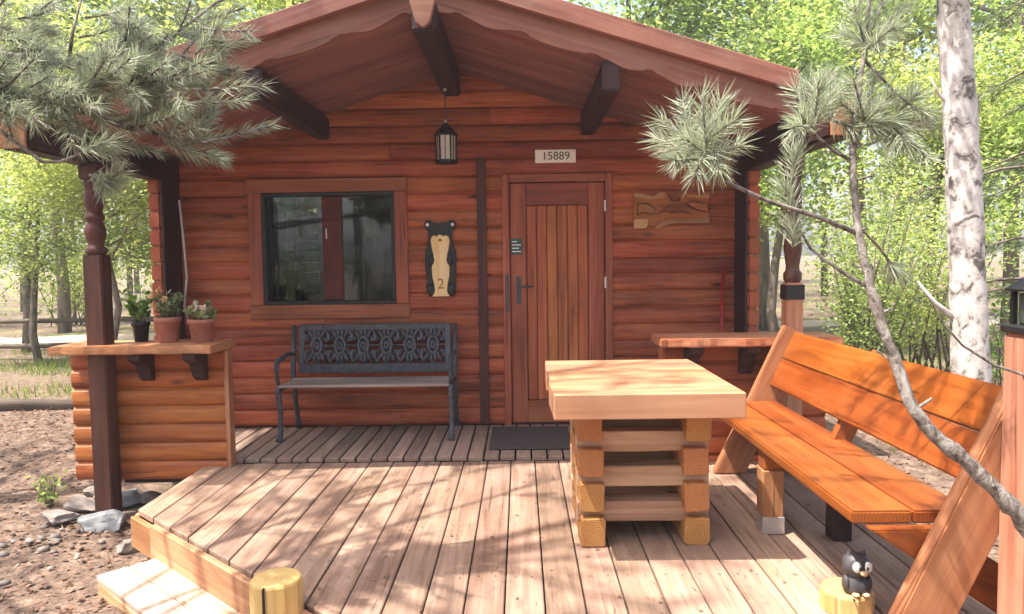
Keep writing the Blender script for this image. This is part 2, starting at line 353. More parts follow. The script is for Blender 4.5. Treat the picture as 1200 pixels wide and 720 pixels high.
# ------------------------------------------------------------------ decks
deck = thing('front_deck', (0, 3.5, 0), kind='structure')
def yf(x): return max(2.15, 3.96 - .91 * (x + 2.11))
pitch = .1565; x = -2.11; DB = 4.862
while x < 1.95:
    x1 = min(x + pitch - .0065, 1.95); z = random.uniform(-.002, .002); xm = (x + x1) / 2
    mb = MB().prism([(x, yf(x), -.034 + z), (x1, yf(x1), -.034 + z), (x1, DB, -.034 + z), (x, DB, -.034 + z)], (0, 0, .034))
    mb.build('plank', 'deck', deck, fr_((xm, 2.2, 0), (xm, 4.8, 0)), bev=.004); x += pitch
dg_ = Vector((1, -.91, 0)).normalized(); nrm = Vector((-.91, -1, 0)).normalized()
A = Vector((-2.11, 3.96, 0)); B = Vector((-.121, 2.15, 0)); s1 = A + dg_ * .27
def board(name, p0, p1, z0, z1, th, mat, parent, out):
    p0, p1 = Vector(p0), Vector(p1); zz = Vector((0, 0, (z0 + z1) / 2)); o = Vector(out) * (th / 2 + .001)
    return beam(name, p0 + zz + o, p1 + zz + o, th, z1 - z0, mat, parent)
board('fascia_board', A - dg_ * .02, s1, -.205, -.036, .035, 'frame', deck, nrm)
board('fascia_board', s1 + dg_ * .004 + nrm * .012, B + nrm * .012, -.19, -.012, .035, 'fascia', deck, nrm)
board('fascia_board', A + Vector((0, .02, 0)), (-2.11, DB, 0), -.2, -.036, .03, 'fascia', deck, (-1, 0, 0))
board('fascia_board', (-.11, 2.15, 0), (1.95, 2.15, 0), -.2, -.036, .03, 'fascia', deck, (0, -1, 0))
board('fascia_board', (1.95, 2.15, 0), (1.95, DB, 0), -.2, -.036, .03, 'fascia', deck, (1, 0, 0))
for y in (2.45, 3.05, 3.65, 4.25, 4.8):
    beam('joist', (max(-2.05, -2.11 - (y - 3.96) / .91 + .1), y, -.11), (1.9, y, -.11), .05, .145, 'darkbeam', deck)
for q in ((-1.6, 3.7), (0, 2.5), (1.8, 2.5), (1.8, 4.7), (0, 4.6), (-1.95, 4.6)): beam('foot', (q[0], q[1], GZ - .08), (q[0], q[1], -.19), .12, .12, 'darkbeam', deck)
porch = thing('porch_floor', (-.5, 5.4, 0), kind='structure')
x = -2.72; PZ = .026
while x < 1.70:
    x1 = min(x + .095, 1.70); xm = (x + x1) / 2; z = random.uniform(-.002, .002)
    y0 = 4.878 + random.uniform(-.006, .004)
    MB().box((x, y0, PZ - .03 + z), (x1, 5.83, PZ + z)).build('plank', 'porchdeck', porch, fr_((xm, 4.8, PZ), (xm, 5.8, PZ)), bev=.004); x += .107
for y in (4.93, 5.4, 5.75): beam('joist', (-2.7, y, -.07), (1.7, y, -.07), .06, .13, 'darkbeam', porch)
step = thing('deck_step', tuple(A + nrm * .2), 'low pale wooden step along the slanted deck edge', 'step')
S0 = Vector((-1.875, 3.722, 0)) + nrm * .004; SL = 1.9
for k in range(2):
    a = S0 + nrm * (.076 + k * .153); beam('tread_board', a + Vector((0, 0, -.185)), a + dg_ * SL + Vector((0, 0, -.185)), .149, .03, 'steptop', step)
for k in range(2):
    a = S0 + nrm * (.29 if k else .03) + Vector((0, 0, -.265)); beam('riser_board', a + dg_ * .02, a + dg_ * (SL - .02), .03, .128, 'fascia', step)
for t in (.03, .95, 1.85): a = S0 + dg_ * t + Vector((0, 0, -.265)); beam('bearer', a + nrm * .05, a + nrm * .27, .04, .126, 'darkbeam', step)

# ------------------------------------------------------------------ cabin
CX, HALF, YW, SLP, SZ = -.50, 2.20, 5.86, .31, 2.80     # ridge x, half wall width, wall front face, roof slope, soffit height at ridge
cabin = thing('log_cabin', (CX, YW, GZ), 'red brown log cabin with scalloped bargeboards and a deep gabled porch roof', 'cabin')
XL, XR = CX - HALF, CX + HALF
def soff(x): return SZ - SLP * abs(x - CX)
def prof(h, d, bul=.012, n_=7):
    p = []
    for i in range(n_):
        t = -1 + 2 * i / (n_ - 1); p.append((-d / 2 + bul * (abs(t) ** 2.6) + (.008 if abs(t) > .99 else 0), t * h / 2))
    return p + [(d / 2, h / 2), (d / 2, -h / 2)]
def logx(name, x0, x1, z, h, y, d, mat, parent, f0=None, f1=None):
    p = prof(h - .002, d); m_ = len(p); yc = y + d / 2
    v0 = [((f0(z + b_) if f0 else x0), yc + a, z + b_) for a, b_ in p]; v1 = [((f1(z + b_) if f1 else x1), yc + a, z + b_) for a, b_ in p]
    mb = MB(); mb.add(v0 + v1, [(i, (i + 1) % m_, m_ + (i + 1) % m_, m_ + i)[::-1] for i in range(m_)], False); mb.f += [tuple(range(m_)), tuple(range(2 * m_ - 1, m_ - 1, -1))]; mb.sm += [False, False]
    return mb.build(name, mat, parent, Matrix.Translation(((x0 + x1) / 2, yc, z)), weld=True)
fw = part('front_wall', cabin); CH = .132; Z0 = .02
DX0, DX1 = -.14, .722; WX0, WX1, WZ0, WZ1 = -2.035, -.985, 1.0, 1.885
for k in range(22):
    z = Z0 + CH * (k + .5); cuts = []
    if k >= 21 and False: break
    if z < 2.0: cuts.append((DX0, DX1))
    if 7 <= k <= 14: cuts.append((WX0 - .045, WX1 + .045))
    xa, xb = XL + .001, XR - .001
    lim = (SZ - z) / SLP
    if lim < .2: continue
    slopeL = slopeR = None
    if CX - (SZ - (z + CH / 2)) / SLP > XL: 
        slopeL = lambda zz: max(XL + .001, CX - max(.03, (SZ + .008 - zz) / SLP)); slopeR = lambda zz: min(XR - .001, CX + max(.03, (SZ + .008 - zz) / SLP)); xa = max(XL, CX - lim); xb = min(XR, CX + lim)
    segs = []; c = xa
    for a, b_ in sorted(cuts): segs.append((c, a)); c = b_
    segs.append((c, xb)); fin = []
    for a, b_ in segs:
        if b_ - a > 1.9 and random.random() < .55:
            j = a + (b_ - a) * random.uniform(.3, .7); fin += [(a, j - .0015), (j + .0015, b_)]
        else: fin.append((a, b_))
    for i, (a, b_) in enumerate(fin):
        logx('log', a, b_, z, CH, YW + random.uniform(0, .003), .09, 'wall', fw, slopeL if i == 0 else None, slopeR if i == len(fin) - 1 else None)
for side, xs in (('side_wall', XL - .085), ('side_wall', XR - .005)):
    sw = part(side, cabin)
    for k in range(17):
        z = Z0 + CH * (k + .5)
        if z + CH / 2 > soff(xs + .045) - .04: break
        beam('log', (xs + .045, 5.56 + random.uniform(-.006, .006), z), (xs + .045, 10.0, z), .088, CH - .003, 'wall', sw, bev=.012, seg=2)
for xs in (XL + .012, XR - .012): beam('dark_wing_cover', (xs, 5.62, Z0), (xs, 5.62, 2.04), .02, .0, 'darkbeam', cabin) if False else MB().box((xs - .011, 5.575, Z0 + .002), (xs + .011, YW - .002, 2.06)).build('dark_wing_cover', 'darkbeam', cabin, fr_((xs, 5.7, 0), (xs, 5.7, 2)), bev=.003)  # dark board added over each log wing's inner face
MB().box((XL + .01, 9.9, Z0), (XR - .01, 9.99, 2.1)).build('back_wall', 'wall', cabin, bev=.003)
MB().prism([(XL + .01, 9.9, 2.1), (XR - .01, 9.9, 2.1), (CX, 9.9, SZ - .01)], (0, .08, 0)).build('back_gable', 'wall', cabin)
MB().box((XL + .01, YW + .095, -.05), (XR - .01, 9.89, .015)).build('cabin_floor', 'darkroom', cabin)
MB().box((XL - .08, YW + .01, GZ - .1), (XR + .08, 10, -.052)).build('foundation', 'darkroom', cabin, bev=.003)
MB().box((-.335, YW - .032, Z0 + .01), (-.265, YW - .002, 2.13)).build('batten', 'post', cabin, fr_((-.3, YW - .01, 0), (-.3, YW - .01, 2)), bev=.004)
# skirting beam under the logs
beam('sill_log', (XL + .03, YW + .035, -.02), (XR - .03, YW + .035, -.02), .08, .06, 'darkbeam', cabin)

# roof
roof = part('roof', cabin); EW = 2.09; EWM = 2.46; RF = 4.365
for sgn in (-1, 1):
    y = RF
    while y < YW + .05:
        w = .098; e = Vector((CX + sgn * EW, y + .049, SZ - SLP * EW + .0105)); r0 = Vector((CX + sgn * .004, y + .049, SZ + .0105))
        beam('roof_board', r0, e, w, .02, 'soffit', roof, bev=.003); y += .1
    for e_, ya, yb in ((EW + .012, RF, 5.50), (EWM, 5.502, 10.4)):
        q = [(CX, ya, SZ + .023), (CX + sgn * e_, ya, SZ + .023 - SLP * e_), (CX + sgn * e_, ya, SZ + .17 - SLP * e_), (CX, ya, SZ + .17)]
        MB().prism(q if sgn > 0 else q[::-1], (0, yb - ya, 0)).build('roof_panel', 'roofing', roof)
    # bargeboards
    def bz(u, t=0): return SZ + .222 - SLP * u - t
    Mb = fr_((CX, 4.3, SZ), (CX + sgn * EW, 4.3, SZ - SLP * EW))
    up = [(CX + sgn * .002, 4.28, bz(0)), (CX + sgn * EW, 4.28, bz(EW)), (CX + sgn * EW, 4.28, bz(EW, .112)), (CX + sgn * .002, 4.28, bz(0, .112))]
    MB().prism(up, (0, .054, 0)).build('bargeboard', 'barge', roof, Mb, bev=.004)
    lo = [(CX + sgn * .002, 4.336, bz(0, .1)), (CX + sgn * EW, 4.336, bz(EW, .1))]; M_ = 120
    for i in range(M_, -1, -1):
        u = EW * i / M_; s = ((u + .03 * math.sin(u * 5)) % .36) / .36
        wv_ = .011 * math.cos(2 * math.pi * s) - (.008 if (.42 < s < .58) else 0) + .004 * math.sin(u * 23)
        lo.append((CX + sgn * max(u, .002), 4.336, bz(u, .245 + wv_)))
    MB().prism(lo, (0, .026, 0)).build('scalloped_board', 'barge', roof, Mb)
beam('ridge_cap', (CX, 4.28, SZ + .235), (CX, 10.4, SZ + .235), .16, .02, 'roofing', roof)
# purlins
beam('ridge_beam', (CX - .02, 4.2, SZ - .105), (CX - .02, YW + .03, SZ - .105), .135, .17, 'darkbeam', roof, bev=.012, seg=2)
MB().prism([(CX - .09, 4.195, SZ + .10), (CX + .05, 4.195, SZ + .10), (CX + .05, 4.195, SZ - .05), (CX + .02, 4.195, SZ - .16), (CX - .02, 4.195, SZ - .19), (CX - .06, 4.195, SZ - .16), (CX - .09, 4.195, SZ - .05)], (0, -.03, 0)).build('ridge_end_cap', 'barge', roof, bev=.008)
for s in (-1, 1):
    x = CX + s * 1.035; zt = soff(x) - .018
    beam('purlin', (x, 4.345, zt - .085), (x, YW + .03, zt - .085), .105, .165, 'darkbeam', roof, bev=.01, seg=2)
    x = CX + s * 2.235
    beam('eave_beam', (x, 4.04, 2.06), (x, YW - .02, 2.06), .15, .185, 'darkbeam', roof, bev=.012, seg=2)  # near-black colour carries the shade under the roof edge
    ua, ub = sorted((CX + s * 2.106, CX + s * 2.20)); MB().box((ua, 4.37, 2.155), (ub, 5.49, 2.305)).build('eave_board', 'post', roof, fr_((ua, 4.4, 2.2), (ua, 5.8, 2.2)), bev=.004)  # dark board added to close a slit of light under the eave
    MB().box((x - .073, 4.02, 1.97), (x + .073, 4.037, 2.15)).build('beam_end', 'frame', roof, bev=.004)

# porch posts
def post(x, y, mat, mat2, q, strap, zs=1.40):
    p = part('porch_post', cabin); M = fr_((x, y, 0), (x, y, 2))
    MB().box((x - q, y - q, GZ - .05), (x + q, y + q, zs)).build('square_shaft', mat, p, M, bev=.008, seg=2)
    pr = [(.062, 1.40), (.078, 1.415), (.078, 1.44), (.06, 1.452), (.056, 1.47), (.066, 1.50), (.078, 1.54), (.074, 1.575), (.058, 1.60), (.056, 1.615), (.07, 1.625), (.072, 1.645), (.058, 1.66), (.055, 1.68), (.07, 1.71), (.074, 1.76), (.066, 1.80), (.058, 1.825), (.07, 1.84), (.072, 1.86), (.06, 1.875)]
    MB().lathe([(a * q / .074, zs + (b_ - 1.40) * (1.875 - zs) / .475) for a, b_ in pr], 28, (x, y, 0)).build('turned_section', mat2, p, M)
    MB().box((x - q, y - q, 1.873), (x + q, y + q, 1.966)).build('top_block', mat2, p, M, bev=.008, seg=2)
    if strap:
        MB().box((x - q - .004, y - q - .004, 1.06), (x + q + .004, y + q + .004, 1.152)).build('strap', 'black', p)
post(-2.70, 4.71, 'post', 'post', .06, False)
post(1.715, 4.71, 'lightpost', 'post', .053, True, 1.165)  # dark turned part, pale shaft: shade and sun put into the colours

# half walls with counters
def half_wall(x0, x1, post_side):
    hw = part('half_wall', cabin); hh = .1225
    for k in range(7):
        z = -.085 + hh * (k + .5); logx('log', x0, x1 - (.03 if post_side < 0 else 0), z, hh, 4.792, .07, 'half', hw)
    xe = x1 - .0145 if post_side < 0 else x0 - .016
    MB().box((xe - .014, 4.776, -.08), (xe + .014, 4.865, .772)).build('end_trim', 'counter', hw, fr_((xe, 4.8, 0), (xe, 4.8, 1)), bev=.004)
    for bxx in ((-2.44, -2.09) if post_side < 0 else (1.09, 1.44)):
        mb = MB().prism([(bxx - .042, 4.79, .773), (bxx - .042, 4.60, .773), (bxx - .042, 4.60, .735), (bxx - .042, 4.70, .69), (bxx - .042, 4.745, .60), (bxx - .042, 4.79, .575)], (.084, 0, 0))
        br = mb.build('bracket', 'darkbeam', hw, bev=.003)
        MB().lathe([(.013, -.004), (.013, .004), (.006, .009)], 12, (0, 0, 0)).build('bolt', 'steel', br, Matrix.Translation((bxx, 4.745 - .012, .62)) @ Matrix.Rotation(R(90), 4, 'X'))
    return hw
hl = half_wall(-2.955, -1.915, -1); hr = half_wall(.93, 1.97, 1)
def counter(x0, x1, hw):
    pts = []; rnd = random.Random(int(x0 * 10))
    nn = 26
    for i in range(nn + 1): pts.append((x0 + (x1 - x0) * i / nn, 4.565 + .012 * math.sin(i * .9) + rnd.uniform(-.006, .006), .776))
    pts += [(x1 + .015, 4.8, .776), (x1, 4.96, .776), (x0, 4.96, .776), (x0 - .01, 4.8, .776)]
    MB().prism(pts, (0, 0, .052)).build('counter_top', 'counter', hw, fr_((x0, 4.8, .8), (x1, 4.8, .8)), bev=.008, seg=2)
counter(-2.96, -1.925, hl); counter(.865, 1.98, hr)

# window
win = part('window', cabin); yT = YW - .022
def flat(name, x0, x1, z0, z1, y0, y1, mat, par, axis='x', bev=.004):
    xm, zm = (x0 + x1) / 2, (z0 + z1) / 2
    M = fr_((x0, y0, zm), (x1, y0, zm)) if axis == 'x' else fr_((xm, y0, z0), (xm, y0, z1))
    return MB().box((x0, y0, z0), (x1, y1, z1)).build(name, mat, par, M, bev=bev)
flat('trim_board', WX0 - .11, WX1 + .105, WZ1, WZ1 + .105, yT, YW + .03, 'trim', win)
flat('trim_board', WX0 - .11, WX1 + .105, WZ0 - .11, WZ0, yT, YW + .03, 'trim', win)
flat('trim_board', WX0 - .105, WX0, WZ0 + .002, WZ1 - .002, yT + .003, YW + .03, 'trim', win, 'z')
flat('trim_board', WX1, WX1 + .1, WZ0 + .002, WZ1 - .002, yT + .003, YW + .03, 'trim', win, 'z')
fwid = .03
flat('frame', WX0, WX1, WZ1 - fwid, WZ1, YW - .012, YW + .05, 'black', win)
flat('frame', WX0, WX1, WZ0, WZ0 + fwid, YW - .012, YW + .05, 'black', win)
flat('frame', WX0, WX0 + fwid, WZ0 + fwid + .001, WZ1 - fwid - .001, YW - .012, YW + .05, 'black', win, 'z')
flat('frame', WX1 - fwid, WX1, WZ0 + fwid + .001, WZ1 - fwid - .001, YW - .012, YW + .05, 'black', win, 'z')
xm = (WX0 + WX1) / 2 + .03
flat('mullion', xm - .085, xm + .075, WZ0 + fwid, WZ1 - fwid, YW + .012, YW + .055, 'curtain', win, 'z', .008)
flat('latch', xm - .055, xm - .045, 1.52, 1.60, YW + .003, YW + .011, 'steel', win, 'z', .002)
flat('pane', WX0 + fwid, xm - .086, WZ0 + fwid, WZ1 - fwid, YW + .028, YW + .032, 'glass', win, bev=0)
flat('pane', xm + .076, WX1 - fwid, WZ0 + fwid, WZ1 - fwid, YW + .029, YW + .033, 'glass', win, bev=0)
def curtain(x0, x1, y):
    mb = MB(); nn = 40; v = []
    for i in range(nn + 1):
        t = i / nn; xx = x0 + (x1 - x0) * t; yy = y + .018 * math.sin(t * 22) + .008 * math.sin(t * 51)
        v += [(xx, yy, .9), (xx, yy, 1.92)]
    mb.add(v, [(2 * i, 2 * i + 2, 2 * i + 3, 2 * i + 1) for i in range(nn)], True); mb.build('curtain', 'curtain', win)
curtain(-2.1, -1.8, 6.08); curtain(-1.32, -1.02, 6.08)

# door
door = part('door', cabin); yD = YW + .004
flat('door_frame', DX0, DX0 + .055, .012, 1.998, YW - .016, YW + .08, 'trim', door, 'z')
flat('door_frame', DX1 - .055, DX1, .012, 1.998, YW - .016, YW + .08, 'trim', door, 'z')
flat('door_frame', DX0 + .056, DX1 - .056, 1.938, 1.998, YW - .014, YW + .08, 'trim', door)
lx0, lx1 = DX0 + .06, DX1 - .06
flat('stile', lx0, lx0 + .125, .03, 1.932, yD + .02, yD + .065, 'trim', door, 'z')
flat('stile', lx1 - .125, lx1, .03, 1.932, yD + .02, yD + .065, 'trim', door, 'z')
flat('rail', lx0 + .126, lx1 - .126, 1.76, 1.932, yD + .022, yD + .065, 'trim', door)
flat('rail', lx0 + .126, lx1 - .126, .03, .21, yD + .022, yD + .065, 'trim', door)
px0, px1 = lx0 + .127, lx1 - .127; nb = 6
for i in range(nb):
    a = px0 + (px1 - px0) * i / nb; b_ = px0 + (px1 - px0) * (i + 1) / nb
    flat('door_plank', a + .002, b_ - .002, .212, 1.758, yD + .034, yD + .06, 'door', door, 'z', .006)
flat('threshold', DX0 + .057, DX1 - .057, .0, .027, YW - .02, YW + .08, 'darkbeam', door)
pl = flat('handle_plate', DX0 + .105, DX0 + .14, .98, 1.2, yD + .012, yD + .0195, 'iron', door, 'z', .003)
MB().tube([(DX0 + .122, yD + .014, 1.12), (DX0 + .122, yD - .04, 1.12), (DX0 + .14, yD - .05, 1.12), (DX0 + .235, yD - .048, 1.125)], [.009, .009, .0095, .007], 10).build('handle', 'iron', pl)
flat('strike_plate', DX0 + .02, DX0 + .045, .92, 1.22, YW - .021, YW - .0165, 'iron', door, 'z', .002)
for hz in (.35, 1.1, 1.7): flat('hinge', DX1 - .066, DX1 - .05, hz, hz + .09, YW - .024, YW - .0165, 'steel', door, 'z', .002)
stk = tag(flat('door_notice', -.075, .012, 1.375, 1.50, yD + .014, yD + .0195, 'teal', None, 'z', .002), 'small teal square notice stuck on the upper left of the cabin door', 'notice')
for q in range(4): MB().box((-.066, yD + .0125, 1.395 + q * .026), (-.066 + (.07, .055, .07, .04)[q], yD + .0138, 1.402 + q * .026)).build('printed_line', 'signface', stk)

# ------------------------------------------------------------------ things on the wall
sg = tag(MB().box((.123, YW - .02, 2.083), (.44, YW - .004, 2.185)).build('number_sign', 'signface', None, fr_((.123, YW, 2.13), (.44, YW, 2.13)), bev=.003), 'small cream number sign mounted above the cabin door', 'sign')
me = text_mesh('15889', .088); me.materials.append(MATS['ink'])
link('lettering', me, sg, Matrix.Translation((.285, YW - .0215, 2.133)) @ Matrix.Rotation(R(90), 4, 'X'))
MB().lathe([(.022, -.001), (.022, .001)], 16).build('emblem', 'potleaf', sg, Matrix.Translation((.152, YW - .0215, 2.135)) @ Matrix.Rotation(R(90), 4, 'X'))

bear = thing('bear_plaque', (-.628, YW - .02, 1.05), 'black and pale wood bear shaped wall plaque between the window and the door', 'plaque')
def xz(pts, y): return [(-.628 + a, y, 1.05 + b_) for a, b_ in pts]
def sym(h): return h + [(-a, b_) for a, b_ in h[::-1]]
outl = sym([(.0, .012), (.085, .012), (.112, .03), (.118, .09), (.108, .13), (.118, .2), (.124, .29), (.118, .36), (.098, .41), (.092, .47), (.096, .52), (.11, .53), (.124, .555), (.122, .585), (.1, .603), (.075, .6), (.055, .582), (.0, .578)])
MB().prism(xz(outl[1:-1], YW - .03)[::-1] if False else xz(outl[1:-1], YW - .004), (0, -.02, 0)).build('silhouette', 'black', bear, bev=.004)
body = sym([(0, .004), (.068, .004), (.055, .06), (.05, .09), (.066, .16), (.07, .23), (.057, .28), (.053, .33), (.066, .38), (.074, .44), (.068, .47), (.045, .485), (.03, .475), (.0, .49)])
MB().prism(xz(body[1:-1], YW - .0245), (0, -.012, 0)).build('belly', 'pale', bear, fr_((-.628, YW, 1.05), (-.628, YW, 1.5)), bev=.003)
for s in (-1, 1):
    MB().ball((-.628 + s * .098, YW - .025, 1.05 + .567), (.014, .006, .014), 12).build('ear_dot', 'white', bear)
    MB().ball((-.628 + s * .072, YW - .03, 1.05 + .29), (.028, .014, .045), 14).build('paw', 'black', bear)
    MB().ball((-.628 + s * .078, YW - .03, 1.05 + .055), (.034, .016, .05), 14).build('foot', 'black', bear)
    MB().ball((-.628 + s * .026, YW - .026, 1.05 + .525), (.006, .004, .006), 8).build('eye', 'gold', bear)
MB().ball((-.628, YW - .034, 1.05 + .445), (.018, .007, .012), 12).build('snout', 'gold', bear)
me = text_mesh('2', .115); me.materials.append(MATS['gold']); link('lettering', me, bear, Matrix.Translation((-.628, YW - .0375, 1.15)) @ Matrix.Rotation(R(90), 4, 'X'))

carv = thing('carved_plaque', (1.18, YW - .01, 1.56), 'carved wavy wooden relief plaque on the wall right of the door', 'plaque')
cx0, cx1, cz0, cz1 = .885, 1.475, 1.565, 1.845
def cz(pts): return [(cx0 + (cx1 - cx0) * a, YW - .004, cz0 + (cz1 - cz0) * b_) for a, b_ in pts]
Mc = fr_((cx0, YW, cz0), (cx1, YW, cz0))
MB().prism(cz([(0, .06), (.0, .95), (.12, .93), (.26, .84), (.33, .97), (.47, 1), (.6, 1), (.68, .9), (.85, .88), (1, .93), (1, .1), (.6, .2), (.35, .05)]), (0, -.022, 0)).build('backing', 'half', carv, Mc, bev=.005)
def relief(pts, d, mat):
    MB().prism([Vector(p) + Vector((0, -.024, 0)) for p in cz(pts)], (0, -d, 0)).build('relief', mat, carv, Mc, bev=.006, seg=2)
relief([(.0, .0), (.0, .25), (.2, .27), (.17, .0)], .018, 'fascia')
relief([(.26, .0), (.38, .18), (.55, .26), (.75, .24), (1.0, .28), (1, .12), (.72, .12), (.55, .13), (.42, .07), (.33, -.02)], .018, 'fascia')
relief([(.0, .88), (.01, .98), (.12, .96), (.26, .87), (.34, .98), (.42, 1.01), (.4, .84), (.2, .8)], .016, 'fascia')
relief([(.62, .98), (.72, .93), (.88, .92), (1.0, .97), (1, .78), (.85, .8), (.72, .84)], .016, 'tableend')
relief([(.28, .34), (.46, .62), (.54, .5), (.62, .55), (.8, .34), (.6, .42), (.5, .4), (.42, .46)], .014, 'carve')
relief([(.04, .34), (.06, .72), (.22, .66), (.3, .5), (.24, .36), (.14, .44)], .012, 'tableend')
relief([(.68, .66), (.8, .72), (.98, .66), (.98, .40), (.88, .46), (.78, .52)], .012, 'tableend')
relief([(.44, .95), (.5, .72), (.62, .76), (.58, .95)], .012, 'carve')

# lantern hanging from the ridge beam
lx, ly, lz = CX - .045, 5.60, 2.055
lan = thing('hanging_lantern', (lx, ly, lz), 'black six sided lantern hanging on a rod from the ridge beam', 'lantern')
MB().tube([(lx, ly, SZ - .185), (lx, ly, lz + .31)], .004, 8).build('hanging_rod', 'iron', lan)
MB().ball((lx, ly, lz + .315), (.012, .012, .016), 12).build('finial', 'steel', lan)
MB().ball((lx, ly, SZ - .195), (.016, .016, .016), 12).build('hook', 'steel', lan)
MB().lathe([(.088, .205), (.092, .213), (.075, .235), (.05, .265), (.022, .288), (.008, .305)], 6, (lx, ly, lz), False, R(0)).build('lantern_roof', 'black', lan)
MB().lathe([(.075, 0), (.085, .008), (.085, .024), (.07, .03)], 6, (lx, ly, lz), False).build('lantern_base', 'black', lan)
MB().lathe([(.066, .03), (.07, .206)], 6, (lx, ly, lz), False).build('glass_body', 'lampglass', lan)
for k in range(12):
    t = math.pi * 2 * k / 12; rr = .077 if k % 2 == 0 else .067
    MB().tube([(lx + rr * math.cos(t), ly + rr * math.sin(t), lz + .025), (lx + rr * math.cos(t) * 1.03, ly + rr * math.sin(t) * 1.03, lz + .21)], .006 if k % 2 == 0 else .003, 6).build('bar', 'black', lan)

# red handle leaning in the corner
rt = thing('red_handled_broom', (1.56, 5.72, PZ), 'thin red broom handle leaning in the dark corner beside the right counter', 'broom')
MB().tube([(1.50, 5.60, PZ + .12), (1.575, 5.80, 1.28)], .013, 10).build('handle', 'redpaint', rt)
MB().prism([(1.36, 5.55, PZ + .002), (1.64, 5.55, PZ + .002), (1.56, 5.58, PZ + .14), (1.44, 5.58, PZ + .14)], (0, .05, 0)).build('bristles', 'black', rt, bev=.006)

# door mat
MB().box((-.235, 5.03, PZ + .003), (.345, 5.70, PZ + .016)).build('door_mat', 'mat', None, Matrix.Translation((.05, 5.35, PZ)), bev=.005)
tag(bpy.data.objects['door_mat'], 'dark grey rectangular mat lying in front of the cabin door', 'mat')

# ------------------------------------------------------------------ cast iron bench
ib = thing('iron_bench', (-1.15, 5.55, PZ), 'dark cast iron garden bench with scrollwork back under the window', 'bench')
bx0, bx1 = -1.80, -.50; yB = 5.70; z0 = PZ
for xs in (bx0 + .02, bx1 - .02):
    sf = part('side_frame', ib)
    MB().tube([(xs, 5.33, z0), (xs, 5.36, z0 + .05), (xs, 5.385, z0 + .2), (xs, 5.345, z0 + .36), (xs, 5.36, z0 + .42)], [.026, .02, .018, .021, .019], 10).build('front_leg', 'iron', sf)
    MB().tube([(xs, 5.82, z0), (xs, 5.80, z0 + .05), (xs, 5.755, z0 + .2), (xs, 5.72, z0 + .40), (xs, yB + .02, z0 + .5), (xs, yB + .075, z0 + .82)], [.026, .02, .018, .021, .02, .018], 10).build('rear_leg', 'iron', sf)
    MB().tube([(xs, 5.35, z0 + .385), (xs, 5.52, z0 + .37), (xs, 5.73, z0 + .395)], .016, 8).build('seat_rail', 'iron', sf)
    arm = [(xs, 5.36, z0 + .40), (xs, 5.335, z0 + .47), (xs, 5.325, z0 + .55), (xs, 5.36, z0 + .595), (xs, 5.45, z0 + .60), (xs, 5.60, z0 + .615), (xs, yB + .035, z0 + .60)]
    MB().tube(arm, [.015, .014, .016, .02, .019, .017, .015], 8).build('armrest', 'iron', sf)
    cv = [(xs, 5.335 + .05 * (1 - t) * math.cos(t * 9 + 2), z0 + .55 + .05 * (1 - t) * math.sin(t * 9 + 2)) for t in [i / 14 for i in range(15)]]
    MB().tube(cv, .008, 6).build('scroll', 'iron', sf)
for k in range(5):
    y = 5.345 + k * .078; zz = z0 + .41 - .008 * math.sin(k / 4 * math.pi)
    beam('seat_slat', (bx0 + .03, y, zz), (bx1 - .03, y, zz), .058, .022, 'slat', ib)
bp_ = part('backrest', ib); lean = lambda z: yB + .02 + (z - z0 - .5) * .17
def bb(name, x0, z0_, x1, z1_, w):
    beam(name, (x0, lean(z0_), z0_), (x1, lean(z1_), z1_), .028, w, 'iron', bp_, up=(0, 0, 1) if z0_ == z1_ else (1, 0, 0))
ia, ibx = bx0 + .085, bx1 - .075; zb, zt = z0 + .50, z0 + .80
bb('rail', ia - .02, zb - .015, ibx + .02, zb - .015, .075); bb('rail', ia - .02, zt, ibx + .02, zt, .05)
bb('stile', ia, zb, ia, zt, .045); bb('stile', ibx, zb, ibx, zt, .045)
nz = 6; wz = (ibx - ia - .05) / nz; hz_ = zt - zb - .04; zc = (zt + zb) / 2 + .008
for k in range(nz):
    xc = ia + .025 + wz * (k + .5); mb = MB()
    def P2(a, b_): zz = zc + b_ * hz_ / 2; return (xc + a * wz / 2, lean(zz), zz)
    mb.tube([P2(.42 * math.cos(t), .5 * math.sin(t)) for t in [i * math.pi / 9 for i in range(19)]], .016, 6, False)
    mb.tube([P2(.16 * math.cos(t), .2 * math.sin(t)) for t in [i * math.pi / 6 for i in range(13)]], .013, 6, False)
    for s in (-1, 1):
        for q in (-1, 1):
            mb.tube([P2(s * .3, q * .36), P2(s * .55, q * .75), P2(s * .8, q * .95), P2(s * 1.0, q * .7), P2(s * .93, q * .3), P2(s * .72, q * .25), P2(s * .7, q * .55)], [.016, .017, .016, .015, .014, .012, .01], 6)
            mb.tube([P2(s * .1, q * .45), P2(s * .2, q * .8), P2(s * .02, q * 1.05)], [.014, .016, .011], 6)
    mb.tube([P2(-.42, 0), P2(-1.02, 0)], .009, 6); mb.tube([P2(.42, 0), P2(1.02, 0)], .009, 6)
    mb.build('scrollwork', 'iron', bp_)

